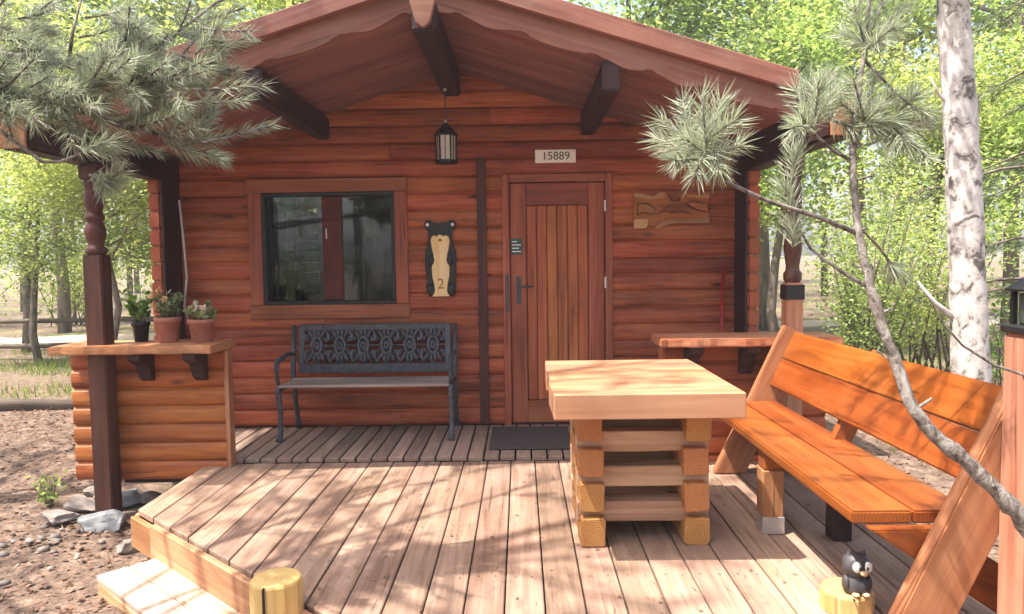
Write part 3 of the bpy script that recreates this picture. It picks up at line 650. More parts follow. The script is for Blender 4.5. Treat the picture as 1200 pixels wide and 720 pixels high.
# ------------------------------------------------------------------ potted plants on the left counter
CT = .829
def leafcard(mb, p, d, L, w, up=None):
    d = d.normalized(); s = d.cross(up or Vector((random.uniform(-1, 1), random.uniform(-1, 1), random.uniform(-1, 1)))).normalized() * w / 2
    mb.add([p, p + d * L * .5 + s, p + d * L, p + d * L * .5 - s], [(0, 1, 2, 3)])
def pot(x, y, r, h, mat, label, kind):
    t = thing('potted_plant', (x, y, CT), label, 'potted plant', 'pots on the left counter')
    MB().lathe([(r * .68, 0), (r * .72, .004), (r * .9, h * .78), (r * 1.0, h * .79), (r * 1.02, h * .99), (r * .96, h), (r * .9, h * .98), (r * .86, h * .85)], 28, (x, y, CT)).build('pot', mat, t)
    MB().lathe([(r * .86, h * .84), (r * .4, h * .88)], 20, (x, y, CT)).build('soil', 'soil', t)
    rnd = random.Random(int(x * 100)); mb = MB(); st = MB()
    for i in range(kind['stems']):
        a = rnd.uniform(0, 6.28); q = rnd.uniform(.1, 1) * kind['spread']; hh = rnd.uniform(.5, 1) * kind['h']
        b0 = Vector((x + .3 * r * math.cos(a), y + .3 * r * math.sin(a), CT + h * .86)); b1 = b0 + Vector((q * math.cos(a), q * math.sin(a), hh))
        st.tube([b0, (b0 + b1) / 2 + Vector((0, 0, .01)), b1], [.003, .0025, .002], 5)
        for k in range(kind['leaves']):
            p = b0.lerp(b1, rnd.uniform(.25, 1)); dd = Vector((rnd.gauss(0, 1), rnd.gauss(0, 1), rnd.uniform(-.2, .9))); leafcard(mb, p, dd, kind['L'] * rnd.uniform(.6, 1.2), kind['L'] * .55)
    st.build('stems', 'potleaf', t); mb.build('leaves', kind['lm'], t)
    fl = kind.get('fl', 0)
    for i in range(fl):
        a = rnd.uniform(0, 6.28); q = rnd.uniform(.2, 1) * kind['spread']; c = Vector((x + q * math.cos(a) + kind.get('fx', 0), y + q * math.sin(a) * .6 - .02, CT + h + rnd.uniform(.4, 1.0) * kind['h']))
        fm = MB()
        for k in range(22): leafcard(fm, c, Vector((rnd.gauss(0, 1), rnd.gauss(0, 1), rnd.gauss(0, 1))), .026, .018)
        fm.build('flower', kind['fm'], t)
pot(-2.30, 4.79, .083, .165, 'terracotta', 'terracotta pot with tall bushy yellow green plant, left of the two terracotta pots', dict(stems=18, spread=.075, h=.19, leaves=12, L=.05, lm='potleaf', fl=3, fm='flower', fx=-.03))
pot(-2.083, 4.79, .083, .150, 'terracotta', 'terracotta pot with pale flowers and round leaves, nearest the cabin wall', dict(stems=14, spread=.09, h=.12, leaves=12, L=.05, lm='potleaf', fl=5, fm='flower2'))
pot(-2.515, 4.86, .058, .13, 'black', 'small black pot with thin green plant beside the turned porch post', dict(stems=12, spread=.09, h=.26, leaves=14, L=.05, lm='shrubleaf'))
cdm = MB().tube([PX(210, 235, y=4.98), PX(215, 280, y=4.95), PX(219, 325, y=4.94), PX(216, 360, y=4.93), Vector((-2.195, 4.93, CT + .007))], .007, 8).build('lit_edge_cord', 'cord', None)
# grey cord built in place of a lit edge above the counter
tag(cdm, 'thin crooked grey cord made for a lit edge above the left counter', 'stick')

# ------------------------------------------------------------------ table
tb = thing('log_table', (.57, 3.62, 0), 'thick pale plank table on crossed stacked timber base standing on the deck', 'table')
ty0, ty1, tx0, tx1, tz = 3.08, 4.14, .128, .935, .765
nb = 3
for k in range(nb):
    a = ty0 + (ty1 - ty0) * k / nb; b_ = ty0 + (ty1 - ty0) * (k + 1) / nb
    e = lambda: random.uniform(-.006, .006)
    top = [(tx0 - .0 + e(), a + .0005, tz - .108), (tx1 + e(), a + .0005, tz - .108), (tx1 + e(), b_ - .0005, tz - .108), (tx0 + e(), b_ - .0005, tz - .108)]
    MB().prism(top, (0, 0, .108)).build('top_plank', 'tabletop', tb, fr_((tx0, (a + b_) / 2, tz), (tx1, (a + b_) / 2, tz)), bev=.004, seg=1)
def roughbeam(name, p0, p1, w, h, mat, parent, seed):
    rnd = random.Random(seed); M = fr_(p0, p1); L = (Vector(p1) - Vector(p0)).length; pts = []; nn = 5; oct_ = [(-.5, -.43), (-.44, -.5), (.44, -.5), (.5, -.43), (.5, .43), (.44, .5), (-.44, .5), (-.5, .43)]
    vs_ = []
    jit = [(rnd.uniform(-.03, .03), rnd.uniform(-.03, .03)) for _ in oct_]
    for i in range(nn):
        for (a, b_), (ja, jb) in zip(oct_, jit):
            vs_.append(M @ Vector((-L / 2 + L * i / (nn - 1), (a + ja + rnd.uniform(-.02, .02)) * w, (b_ + jb + rnd.uniform(-.02, .02)) * h)))
    fs = [(i * 8 + k, i * 8 + (k + 1) % 8, (i + 1) * 8 + (k + 1) % 8, (i + 1) * 8 + k) for i in range(nn - 1) for k in range(8)] + [tuple(range(7, -1, -1)), tuple((nn - 1) * 8 + k for k in range(8))]
    return MB().add(vs_, fs).build(name, mat, parent, M, bev=.004)
lv = [.0665, .232, .396, .560]
for i, z in enumerate(lv):
    for s, x in ((0, .315), (1, .80)):
        xx = x + random.uniform(-.01, .01); roughbeam('side_timber', (xx, 3.365 + random.uniform(-.015, .01), z), (xx, 3.93, z), .115, .13, 'tableend', tb, i * 2 + s)
for i, z in enumerate([.149, .314, .478, .62]):
    for j, y in enumerate((3.47, 3.83)):
        roughbeam('cross_timber', (.25, y, z), (.865, y, z), .105, .10 if i < 3 else .07, 'tablebeam', tb, 30 + i * 2 + j)

# ------------------------------------------------------------------ big slatted bench on the right
sb = thing('wooden_bench', (1.45, 3.45, 0), 'orange varnished wooden bench with crossed plank end frames on the right of the deck', 'bench')
by0, by1 = 2.47, 4.50
def xl(z): return 1.172 + .47 * z
sd = Vector((.47, 0, 1)).normalized(); sn = Vector((1, 0, -.47)).normalized()
for yy in (2.43, 4.535):
    fp = part('end_frame', sb)
    c0 = Vector((xl(0) + .107, yy, 0)); L = 1.01
    base = Vector((xl(.0), yy, .0)); wv_ = .175
    # leaning plank, foot cut level with the deck
    q = [(xl(0), yy - .034, .002), (xl(0) + wv_ / sd.z, yy - .034, .002), tuple(Vector((xl(0), yy - .034, .0)) + sd * L + sn * wv_), tuple(Vector((xl(0), yy - .034, .0)) + sd * L)]
    pm = MB().prism(q[::-1], (0, .068, 0)).build('leaning_plank', 'frame', fp, fr_(c0, c0 + sd), bev=.007, seg=2)
    yb = yy + (.068 if yy < 3 else -.068)
    MB().prism([(1.17, yb - .03, .402), (1.42, yb - .03, .402), (2.04, yb - .03, .002), (1.76, yb - .03, .002)], (0, .06, 0)).build('cross_plank', 'bench', fp, fr_((1.14, yb, .36), (1.95, yb, 0)), bev=.006, seg=2)
    for zz in (.30,): MB().lathe([(.02, -.004), (.02, .004), (.014, .012)], 6, (0, 0, 0), False).build('bolt', 'steel', pm, Matrix.Translation((xl(zz) + .085, yy - .040, zz)) @ Matrix.Rotation(R(90), 4, 'X'))
for k in range(2):
    xc = 1.13 + .104 + k * .211
    beam('seat_board', (xc, by0 + .05, .428), (xc, by1 + .01, .428), 0.208, .046, 'bench', sb, bev=.007, seg=2)
Lb = by1 - by0
for k in range(2):
    zc_ = .822 - k * .162
    p = Vector((xl(zc_), 0, zc_)) + sn * .085
    beam('back_board', p + Vector((0, by0 - .004, 0)), p + Vector((0, by1 - .002, 0)), .048, .176, 'bench', sb, up=sd, bev=.006, seg=2)
# middle leg, bearer and rear upright
beam('bearer', (1.15, 3.55, .355), (1.52, 3.55, .355), .09, .088, 'bench', sb)
ml = beam('middle_leg', (1.195, 3.55, .002), (1.195, 3.55, .31), .10, .10, 'frame', sb)
MB().box((1.141, 3.496, .001), (1.249, 3.604, .085)).build('metal_foot', 'steel', ml, bev=.003)
beam('middle_leg', (1.48, 3.44, .002), (1.48, 3.44, .402), .09, .09, 'darkbeam', sb)
pz = Vector((xl(.5) + .05, 3.35, .5)); beam('back_upright', (xl(.30) + .15, 3.55, .30), (xl(.86) + .15, 3.55, .86), .09, .045, 'bench', sb, up=(0, 1, 0))
MB().prism([(1.20, 3.0, .396), (1.48, 3.0, .396), (1.48, 3.0, .30), (1.34, 3.0, .30)], (0, .06, 0)).build('bearer', 'bench', sb, bev=.004)

# lamp post at the deck corner
lp = thing('lantern_post', (1.62, 2.33, 0), 'square pale timber post topped by a black lantern at the right deck edge', 'lamp post')
MB().box((1.55, 2.26, .002), (1.69, 2.40, 1.075)).build('post', 'lightpost', lp, fr_((1.62, 2.33, 0), (1.62, 2.33, 1)), bev=.01, seg=2)
ln = part('lantern', lp)
MB().box((1.543, 2.253, 1.077), (1.697, 2.407, 1.105)).build('base_plate', 'black', ln, bev=.006)
for a in (-1, 1):
    for b_ in (-1, 1): MB().box((1.62 + a * .05 - .007, 2.33 + b_ * .05 - .007, 1.105), (1.62 + a * .05 + .007, 2.33 + b_ * .05 + .007, 1.21)).build('corner_bar', 'black', ln)
MB().box((1.578, 2.288, 1.106), (1.662, 2.372, 1.205)).build('glass_body', 'ink', ln, bev=.004)
MB().lathe([(.095, 1.211), (.098, 1.218), (.045, 1.255), (.012, 1.268)], 4, (1.62, 2.33, 0), False, R(45)).build('lantern_roof', 'black', ln)

# ------------------------------------------------------------------ log stubs and figurine
def stub(x, y, zb, zt_, r, label):
    rnd = random.Random(int(x * 77)); n_ = 10; prof_ = []
    mb = MB(); vs_ = []
    zz = [zb, zb + .05, (zb + zt_) / 2, zt_ - .012, zt_]
    rs = [rnd.uniform(.95, 1.05) for _ in range(n_)]
    for i, z in enumerate(zz):
        for k in range(n_):
            t = 2 * math.pi * k / n_ + .3; rr = r * rs[k] * (.94 if i == 4 else 1); vs_.append((x + rr * math.cos(t), y + rr * math.sin(t), z))
    fs = [(i * n_ + k, i * n_ + (k + 1) % n_, (i + 1) * n_ + (k + 1) % n_, (i + 1) * n_ + k) for i in range(4) for k in range(n_)]
    mb.add(vs_, fs + [tuple(range(n_ - 1, -1, -1)), tuple(4 * n_ + k for k in range(n_))])
    o = mb.build('log_stump', 'stub', None, fr_((x, y, zb), (x, y, zt_)), bev=.004); tag(o, label, 'stump', 'peeled log stubs')
    # drying crack
    MB().box((x - .02, y - r * 1.06, zb + .08), (x - .014, y - r * .9, zt_ - .004)).build('crack', 'darkroom', o)
    return o
c = (PX(293, 683, y=2.78) + PX(355, 683, y=2.78)) / 2
stub(c.x, 2.78, GZ + .02, .125, .1, 'yellow peeled log stub standing beside the low step')
c2 = (PX(960, 690, y=2.74) + PX(1025, 690, y=2.74)) / 2
stub(c2.x, 2.74, .001, .083, .1, 'yellow peeled log stub with a bird figurine standing on it')
fx, fy, fz = c2.x + .015, 2.70, .084
fg = thing('bird_figurine', (fx, fy, fz), 'small dark bird figurine with big white eyes on a log stub', 'figurine')
pr = [(.034, 0), (.045, .006), (.05, .022), (.047, .045), (.036, .06), (.034, .066), (.045, .08), (.051, .1), (.048, .122), (.036, .14), (.016, .149), (.003, .151)]
MB().lathe(pr, 24, (fx, fy, fz), True, 0, 1, .92).build('body', 'figure', fg)
for s in (-1, 1):
    MB().ball((fx + s * .019 + .006, fy - .038, fz + .108), (.017, .011, .021), 14).build('eye', 'white', fg)
    MB().ball((fx + s * .014 + .007, fy - .048, fz + .106), (.004, .003, .008), 8).build('pupil', 'black', fg)
    MB().lathe([(.013, 0), (.007, .016), (.001, .027)], 8, (fx + s * .028, fy, fz + .134)).build('ear_tuft', 'figure', fg)
    MB().ball((fx + s * .042, fy - .008, fz + .038), (.012, .024, .03), 12).build('wing', 'figure', fg)
    MB().ball((fx + s * .018, fy - .042, fz + .007), (.014, .016, .007), 10).build('foot', 'beak', fg)
MB().ball((fx + .007, fy - .05, fz + .09), (.014, .014, .01), 12).build('beak', 'beak', fg)

# ------------------------------------------------------------------ rocks
def rock(name, px, py, r, mat, label, seed, z=None):
    c = PX(px, py, z=GZ + .03); bm = bmesh.new(); bmesh.ops.create_icosphere(bm, subdivisions=4, radius=1)
    o_ = Vector((seed * 3.1, seed * 1.7, 0))
    rn = random.Random(seed * 17); pls = [(Vector((rn.gauss(0, 1), rn.gauss(0, 1), rn.gauss(0, 1))).normalized(), rn.uniform(.5, .8)) for _ in range(22)]
    for v in bm.verts:
        p = v.co.copy()
        for n_, d_ in pls:
            q = p.dot(n_)
            if q > d_: p -= n_ * (q - d_) * .93
        p *= 1 + noise.noise(p * 2.2 + o_) * .10 + noise.noise(p * 7 + o_) * .035 + noise.noise(p * 17 + o_) * .015
        v.co = Vector((p.x * r[0], p.y * r[1], p.z * r[2])) * 1.25
    for f in bm.faces: f.smooth = False
    me = bpy.data.meshes.new(name); bm.to_mesh(me); bm.free(); me.materials.append(MATS[mat])
    o = link(name, me, None, Matrix.Translation((c.x, c.y, GZ + r[2] * .45)) @ Matrix.Rotation(seed * 1.3, 4, 'Z') if r[0] < .12 else Matrix.Translation((c.x, c.y, GZ + r[2] * .45)))
    tag(o, label, 'rock', 'rocks beside the deck'); return o
rock('rock', 122, 612, (.165, .10, .08), 'rock', 'largest blue grey rock below the left half wall', 1)
rock('rock', 128, 582, (.10, .08, .07), 'rock2', 'brownish blocky rock right under the porch post', 2)
rock('rock', 151, 586, (.09, .07, .075), 'rock', 'grey angular rock between the post base and the deck corner', 3)
rock('rock', 92, 592, (.12, .08, .06), 'rock2', 'pale flat rock left of the porch post base', 4)
rock('rock', 178, 582, (.09, .09, .05), 'rock2', 'low tan rock tucked under the deck edge', 5)
rock('rock', 152, 640, (.07, .06, .05), 'rock2', 'small round tan rock in front of the deck corner', 6)
rock('rock', 70, 605, (.13, .09, .05), 'rock2', 'flat dusty rock at the left end of the rock pile', 7)
rock('rock', 108, 575, (.07, .06, .05), 'rock2', 'small pale rock touching the foot of the post', 8)

# ------------------------------------------------------------------ vegetation helpers
def rough_stem(pts, rads, per, seed, jit, knots=0):
    rn = random.Random(seed); pts = [Vector(p) for p in pts]; P_ = [pts[0]] + pts + [pts[-1]]; out = []; ro = []
    for i in range(len(pts) - 1):
        a, b_, c, d = P_[i:i + 4]
        for k in range(per):
            t = k / per; out.append(.5 * ((2 * b_) + (c - a) * t + (2 * a - 5 * b_ + 4 * c - d) * t * t + (3 * b_ - a - 3 * c + d) * t ** 3)); ro.append(rads[i] + (rads[i + 1] - rads[i]) * t)
    out.append(pts[-1]); ro.append(rads[-1])
    for i in range(1, len(out) - 1):
        out[i] = out[i] + Vector((rn.gauss(0, 1), rn.gauss(0, 1), rn.gauss(0, 1))) * ro[i] * jit; ro[i] *= 1 + rn.uniform(-.04, .05) + (.28 if rn.random() < knots else 0)
    return out, ro
def needle_shoot(mb, p0, p1, n_, L, w, rnd, splay=.75):
    p0, p1 = Vector(p0), Vector(p1); ax = (p1 - p0); ln_ = ax.length; ax = ax.normalized()
    a = ax.orthogonal().normalized(); b_ = ax.cross(a)
    for i in range(n_):
        t = rnd.random() ** .8; p = p0 + (p1 - p0) * t; th = rnd.uniform(0, 6.283)
        rad = a * math.cos(th) + b_ * math.sin(th); sp = splay * rnd.uniform(.7, 1.25) * (1 - .35 * t)
        d = (ax * (1 - sp * .45) + rad * sp + Vector((0, 0, -.08))).normalized(); l_ = L * rnd.uniform(.7, 1.15)
        s = d.cross(Vector((rnd.uniform(-1, 1), rnd.uniform(-1, 1), rnd.uniform(-1, 1)))).normalized() * (w / 2)
        mid = p + d * l_ * .5 + rad * l_ * .04
        mb.add([p - s, p + s, mid + s * .9, p + d * l_ + Vector((0, 0, -.02 * l_)), mid - s * .9], [(0, 1, 2, 4), (4, 2, 3)])

# --- left foreground pine
rnd = random.Random(11)
pt = thing('pine_tree', (-3.75, 1.75, GZ), 'tall pine whose needle branches hang over the left corner of the roof', 'pine tree')
tk = MB(); tp = [Vector((-3.75 + .1 * math.sin(i * .8), 1.75 + .08 * math.cos(i * 1.1), GZ - .05 + i * 1.05)) for i in range(10)]
tk.tube(tp, [.17 - .015 * i for i in range(10)], 14, True, .05).build('trunk', 'pinebark', pt)
limb = MB(); nd = MB(); twig = MB()
def L3(px, py, d): return PX(px, py, y=d)
limb.tube([(-3.72, 1.77, 1.55), (-3.2, 2.1, 1.78), L3(-60, 105, 2.55), L3(60, 118, 2.68), L3(150, 150, 2.75), L3(240, 168, 2.78), L3(318, 148, 2.8)], [.035, .028, .02, .014, .010, .007, .004], 8)
limb.tube([(-3.7, 1.8, 2.2), (-3.1, 2.2, 2.35), L3(-40, 60, 2.7), L3(80, 75, 2.85), L3(170, 70, 2.95), L3(225, 25, 3.0), L3(290, -25, 3.05)], [.035, .028, .02, .014, .010, .007, .004], 8)
limb.tube([(-3.72, 1.77, 1.75), (-3.1, 2.1, 1.85), L3(-30, 120, 2.6), L3(-5, 150, 2.5), L3(50, 190, 2.48), L3(70, 190, 2.5), L3(115, 172, 2.52)], [.02, .014, .010, .007, .006, .005, .004], 8)
limb.tube([L3(60, 118, 2.68), L3(120, 100, 2.7), L3(200, 95, 2.72), L3(245, 75, 2.75)], [.010, .008, .006, .004], 7)
limb.tube([L3(80, 75, 2.85), L3(85, 40, 2.85), L3(95, 0, 2.85)], [.008, .006, .004], 7)
main = [[(60, 118, 2.68), (150, 150, 2.75), (240, 168, 2.78)], [(-30, 62, 2.72), (80, 75, 2.85), (170, 70, 2.95), (225, 25, 3.0)], [(60, 118, 2.68), (120, 100, 2.7), (200, 95, 2.72)], [(-60, 105, 2.55), (60, 118, 2.68)]]
shoots = [((215, 170, 2.78), (322, 146, 2.8)), ((240, 178, 2.76), (262, 186, 2.76)), ((190, 165, 2.76), (235, 182, 2.76)), ((225, 105, 2.73), (308, 100, 2.75)), ((200, 120, 2.72), (290, 118, 2.74)), ((160, 150, 2.74), (215, 128, 2.72)),
          ((130, 165, 2.74), (185, 178, 2.74)), ((100, 148, 2.7), (140, 190, 2.7)), ((90, 175, 2.5), (128, 168, 2.5)), ((118, 200, 2.55), (122, 225, 2.55)), ((112, 222, 2.56), (142, 200, 2.55)), ((105, 205, 2.56), (138, 215, 2.56)),
          ((180, 60, 2.95), (235, 80, 2.93)), ((205, 40, 2.98), (262, 50, 2.98)), ((225, 25, 3.0), (285, 10, 3.02)), ((250, 5, 3.02), (300, -20, 3.05)), ((200, 95, 2.72), (255, 70, 2.75))]
for i in range(34):
    a = (rnd.uniform(-30, 240), rnd.uniform(5, 75), rnd.uniform(2.75, 3.0)); an = rnd.uniform(-1.5, 1.0); ll = rnd.uniform(30, 70); shoots.append((a, (a[0] + ll * math.cos(an), a[1] + ll * math.sin(an) * .8, a[2] + rnd.uniform(-.2, .2))))
for i in range(115):
    m_ = rnd.choice(main); k = rnd.randrange(len(m_) - 1); t = rnd.random(); a = [m_[k][j] + (m_[k + 1][j] - m_[k][j]) * t for j in range(3)]
    an = rnd.uniform(-1.4, 1.4); ll = rnd.uniform(28, 75); b_ = (a[0] + ll * math.cos(an), a[1] + ll * math.sin(an) * .8, a[2] + rnd.uniform(-.25, .25))
    if b_[1] > 185 or b_[0] > 262: continue
    shoots.append((tuple(a), b_))
for a, b_ in shoots:
    p0, p1 = L3(*a), L3(*b_); twig.tube([p0, p0.lerp(p1, .5) + Vector((0, 0, -.008)), p1], [.005, .004, .003], 5)
    needle_shoot(nd, p0, p1, rnd.randint(90, 165), rnd.uniform(.06, .095), .0025, rnd)
def pine_crown(x0, y0, n_, zl, zh, rnd, limb, hi, lowcut=True):
  for i in range(n_):
    z = rnd.uniform(zl, zh); base = Vector((x0, y0, z)); an = rnd.uniform(0, 6.283); ll = (2.9 - .22 * (z - 2.6)) * rnd.uniform(.7, 1.1)
    if lowcut and z < 3.6 and math.cos(an) > .2: continue
    e = base + Vector((math.cos(an) * ll, math.sin(an) * ll, .25 * ll * rnd.uniform(.2, 1.4))); md = base.lerp(e, .5) + Vector((0, 0, -.12))
    limb.tube([base, md, e], [.032, .02, .007], 6)
    for k in range(9):
        t = rnd.uniform(.35, 1); p = base.lerp(md, t * 2) if t < .5 else md.lerp(e, t * 2 - 1); a2 = an + rnd.uniform(-1.3, 1.3); l2 = rnd.uniform(.22, .5)
        q = p + Vector((math.cos(a2) * l2, math.sin(a2) * l2, rnd.uniform(-.05, .2))); limb.tube([p, q], [.008, .004], 4); needle_shoot(hi, p.lerp(q, .2), q, 46, .12, .007, rnd)
# crown high above: whorls of limbs that throw the dappled shade on the deck
hi = MB(); pine_crown(-3.75, 1.75, 31, 2.6, 8.6, rnd, limb, hi)
limb.build('limbs', 'pinebark', pt); twig.build('twigs', 'pinebark', pt)
tag(nd.build('needles', 'needles', pt), kind='stuff'); tag(hi.build('crown', 'needles_dark', pt), kind='stuff')

for (qx, qy, sd_, lab) in ((-5.75, 4.15, 31, 'unseen pine added to shade the earth and half wall left of the deck'), (-4.6, -1.6, 32, 'unseen pine added to shade the clearing near the camera')):  # out-of-view pines added so their crowns throw shade into the scene
    rnd = random.Random(sd_); p2 = thing('pine_tree', (qx, qy, GZ), lab, 'pine tree'); lb = MB(); hn = MB()
    MB().tube([(qx, qy, GZ - .1), (qx + .05, qy, 3), (qx, qy + .05, 6), (qx, qy, 9.2)], [.17, .14, .09, .03], 12, True, .05).build('trunk', 'pinebark', p2)
    pine_crown(qx, qy, 22, 3.2, 9.0, rnd, lb, hn, False); lb.build('limbs', 'pinebark', p2); tag(hn.build('crown', 'needles_dark', p2), kind='stuff')
# --- right foreground pine sapling leaning in
rnd = random.Random(5)
ps = thing('pine_sapling', (2.02, 1.98, GZ), 'thin leaning pine sapling with grey bark crossing in front of the wooden bench', 'pine tree')
stm = [(2.02, 1.98, GZ - .03), (1.75, 2.0, .08), L3(1215, 630, 2.03), L3(1150, 558, 2.06), L3(1078, 490, 2.10), L3(1046, 415, 2.14), L3(1020, 335, 2.18), L3(1006, 270, 2.21), L3(999, 190, 2.25), L3(1004, 120, 2.28), L3(1016, 40, 2.32), L3(1020, -50, 2.36)]
rads = [.03, .027, .0225, .02, .018, .0155, .013, .0115, .0095, .008, .0065, .005]
sp_, sr_ = rough_stem(stm, rads, 7, 3, .10, .13); MB().tube(sp_, sr_, 12, True, .07).build('stem', 'pinebark', ps)
stb = MB(); rn_ = random.Random(8)
for i in range(9, len(sp_) - 12, 5):
    d_ = Vector((rn_.gauss(0, 1), rn_.gauss(0, 1), rn_.uniform(.1, 1))).normalized(); MB().tube([sp_[i], sp_[i] + d_ * (sr_[i] + rn_.uniform(.01, .05))], [sr_[i] * .4, sr_[i] * .2], 6, True, .1).build('branch_stub', 'pinebark', ps)
br = MB(); nd = MB()
def path(pts, r0, r1): br.tube([L3(*p) for p in pts], [r0 + (r1 - r0) * i / (len(pts) - 1) for i in range(len(pts))], 7)
path([(1008, 275, 2.21), (960, 255, 2.2), (900, 236, 2.18), (852, 214, 2.16), (828, 195, 2.15)], .008, .005)
path([(1022, 340, 2.18), (985, 318, 2.2), (950, 292, 2.22), (932, 260, 2.24), (927, 195, 2.25)], .006, .003)
path([(998, 188, 2.25), (978, 178, 2.24), (955, 158, 2.23), (945, 130, 2.22)], .006, .004)
path([(999, 185, 2.25), (1010, 150, 2.3), (1030, 110, 2.35)], .006, .003)
path([(1012, 70, 2.31), (1050, 110, 2.3), (1075, 130, 2.28)], .005, .003)
path([(1215, 630, 2.03), (1240, 540, 2.0), (1200, 440, 2.0), (1165, 428, 2.0), (1128, 405, 2.0), (1104, 378, 2.0), (1098, 362, 2.0)], .006, .002)
path([(1030, 130, 2.33), (1060, 140, 2.35), (1085, 165, 2.37)], .004, .003)
path([(1006, 265, 2.21), (1030, 290, 2.25), (1046, 312, 2.28)], .004, .003)
sh = []
for tx, ty in ((768, 162), (775, 140), (800, 118), (822, 112), (845, 118), (862, 140), (868, 168), (790, 188), (815, 205), (842, 200), (800, 160), (830, 150)):
    sh.append(((826 + rnd.uniform(-12, 12), 180 + rnd.uniform(-14, 14), 2.15), (tx, ty, 2.15 + rnd.uniform(-.12, .12))))
for tx, ty in ((932, 105), (948, 95), (938, 135), (960, 92), (930, 150), (975, 105)): sh.append(((955, 150 + rnd.uniform(-8, 8), 2.23), (tx, ty, 2.23 + rnd.uniform(-.1, .1))))
for tx, ty in ((1000, 92), (1025, 88), (1045, 110), (1052, 140), (1010, 120), (1035, 155), (985, 120)): sh.append(((1014, 145, 2.3), (tx, ty, 2.3 + rnd.uniform(-.12, .12))))
for tx, ty in ((1000, 20), (1035, 12), (1048, 45), (985, 50), (1030, 60), (1060, 20)): sh.append(((1014, 55, 2.32), (tx, ty - 12, 2.32 + rnd.uniform(-.1, .1))))
for k in range(3): sh.append(((929, 290 - k * 40, 2.23), (926 + rnd.uniform(-6, 6), 262 - k * 42, 2.24)))
for tx, ty in ((1075, 110), (1090, 145), (1085, 185), (1060, 165), (1050, 175), (975, 85), (1000, 150), (965, 120)): sh.insert(20, ((1045 if tx > 1010 else 975, 140, 2.33), (tx, ty, 2.33 + rnd.uniform(-.12, .12))))
sh.append(((1040, 305, 2.27), (1050, 318, 2.29))); sh.append(((1068, 125, 2.28), (1085, 132, 2.28)))
for i, (a, b_) in enumerate(sh):
    p0, p1 = L3(*a), L3(*b_); br.tube([p0, p1], [.004, .003], 5); needle_shoot(nd, p0, p1, 145 if i < 43 else 70, .075, .0024, rnd, .8)
top = L3(1020, -50, 2.36); hi = MB()  # upper crown added above the view to shade the bench in bands
tops = [top, top + Vector((-.12, .05, .6)), top + Vector((-.3, .12, 1.25)), top + Vector((-.42, .15, 1.9))]
br.tube(tops, [.005, .012, .009, .004], 7)
for i in range(26):
    t = rnd.uniform(.1, 2.9); k = min(2, int(t)); b0 = tops[k].lerp(tops[k + 1], t - k); an = rnd.uniform(0, 6.283); ll = rnd.uniform(.3, .75)
    e = b0 + Vector((math.cos(an) * ll, math.sin(an) * ll, .15 + rnd.uniform(0, .2))); br.tube([b0, e], [.007, .003], 5)
    for q in range(3):
        p = b0.lerp(e, rnd.uniform(.4, .8)); needle_shoot(hi, p, e + Vector((rnd.gauss(0, .1), rnd.gauss(0, .1), rnd.gauss(0, .08))), 60, .09, .004, rnd)
tag(hi.build('crown', 'needles', ps), kind='stuff')
br.build('twigs', 'pinebark', ps); tag(nd.build('needles', 'needles', ps), kind='stuff')

# --- background trees
def make_crown(rnd, H, spread, z0, n_cl, n_leaf, L, trunk_r, lean=0, fork=5):
    tr_ = MB(); lf = MB(); pts = []; x = y = 0
    for i in range(8):
        z = -.2 + (H * .9) * i / 7; pts.append(Vector((x, y, z))); x += rnd.gauss(lean, .09); y += rnd.gauss(0, .09)
    tr_.tube(pts, [trunk_r * (1 - .11 * i) for i in range(8)], 9, True, .06)
    tips = []
    for i in range(fork * 4):
        z = rnd.uniform(z0, H * .85); k = min(6, int((z + .2) / (H * .9) * 7)); b0 = pts[k].lerp(pts[k + 1], ((z + .2) / (H * .9) * 7) % 1)
        an = rnd.uniform(0, 6.283); ll = spread * rnd.uniform(.5, 1.05) * (1 - .45 * max(0, (z - z0) / (H - z0))); e = b0 + Vector((math.cos(an) * ll, math.sin(an) * ll, ll * rnd.uniform(.1, .7)))
        md = b0.lerp(e, .5) + Vector((rnd.gauss(0, .1), rnd.gauss(0, .1), rnd.uniform(-.02, .15))); tr_.tube([b0, md, e], [trunk_r * .3, trunk_r * .18, trunk_r * .05], 5); tips += [e, md, md.lerp(e, .5)]
        for q in range(2):
            e2 = md.lerp(e, rnd.random()) + Vector((rnd.gauss(0, .35), rnd.gauss(0, .35), rnd.gauss(.1, .25))) * spread * .5; tr_.tube([md, e2], [trunk_r * .12, trunk_r * .04], 4); tips.append(e2)
    for i in range(n_cl):
        c = rnd.choice(tips) + Vector((rnd.gauss(0, .12), rnd.gauss(0, .12), rnd.gauss(0, .1))) * spread; s = rnd.uniform(.12, .3) * spread * .6
        for k in range(n_leaf):
            p = c + Vector((rnd.gauss(0, s), rnd.gauss(0, s), rnd.gauss(0, s * .7))); d = Vector((rnd.gauss(0, 1), rnd.gauss(0, 1), rnd.gauss(-.3, .6))).normalized()
            u = Vector((rnd.gauss(0, .5), rnd.gauss(0, .5), 1)); sd_ = d.cross(u).normalized(); l_ = L * rnd.uniform(.45, 1.5)
            lf.add([p, p + d * l_ * .45 + sd_ * l_ * .3, p + d * l_, p + d * l_ * .45 - sd_ * l_ * .3], [(0, 1, 2, 3)])
    return tr_, lf
protos = []
for i, (H, sp, z0, ncl, nl, L, tr, lm) in enumerate(((7.5, 2.6, 2.0, 210, 70, .10, .11, 'leaf'), (6.5, 2.3, 1.6, 200, 66, .095, .09, 'leafy_yellow'), (8.8, 2.8, 2.3, 220, 72, .105, .13, 'leaf'))):
    a, b_ = make_crown(random.Random(40 + i), H, sp, z0, ncl, nl, L, tr); protos.append((a, b_, lm))
pm_ = []
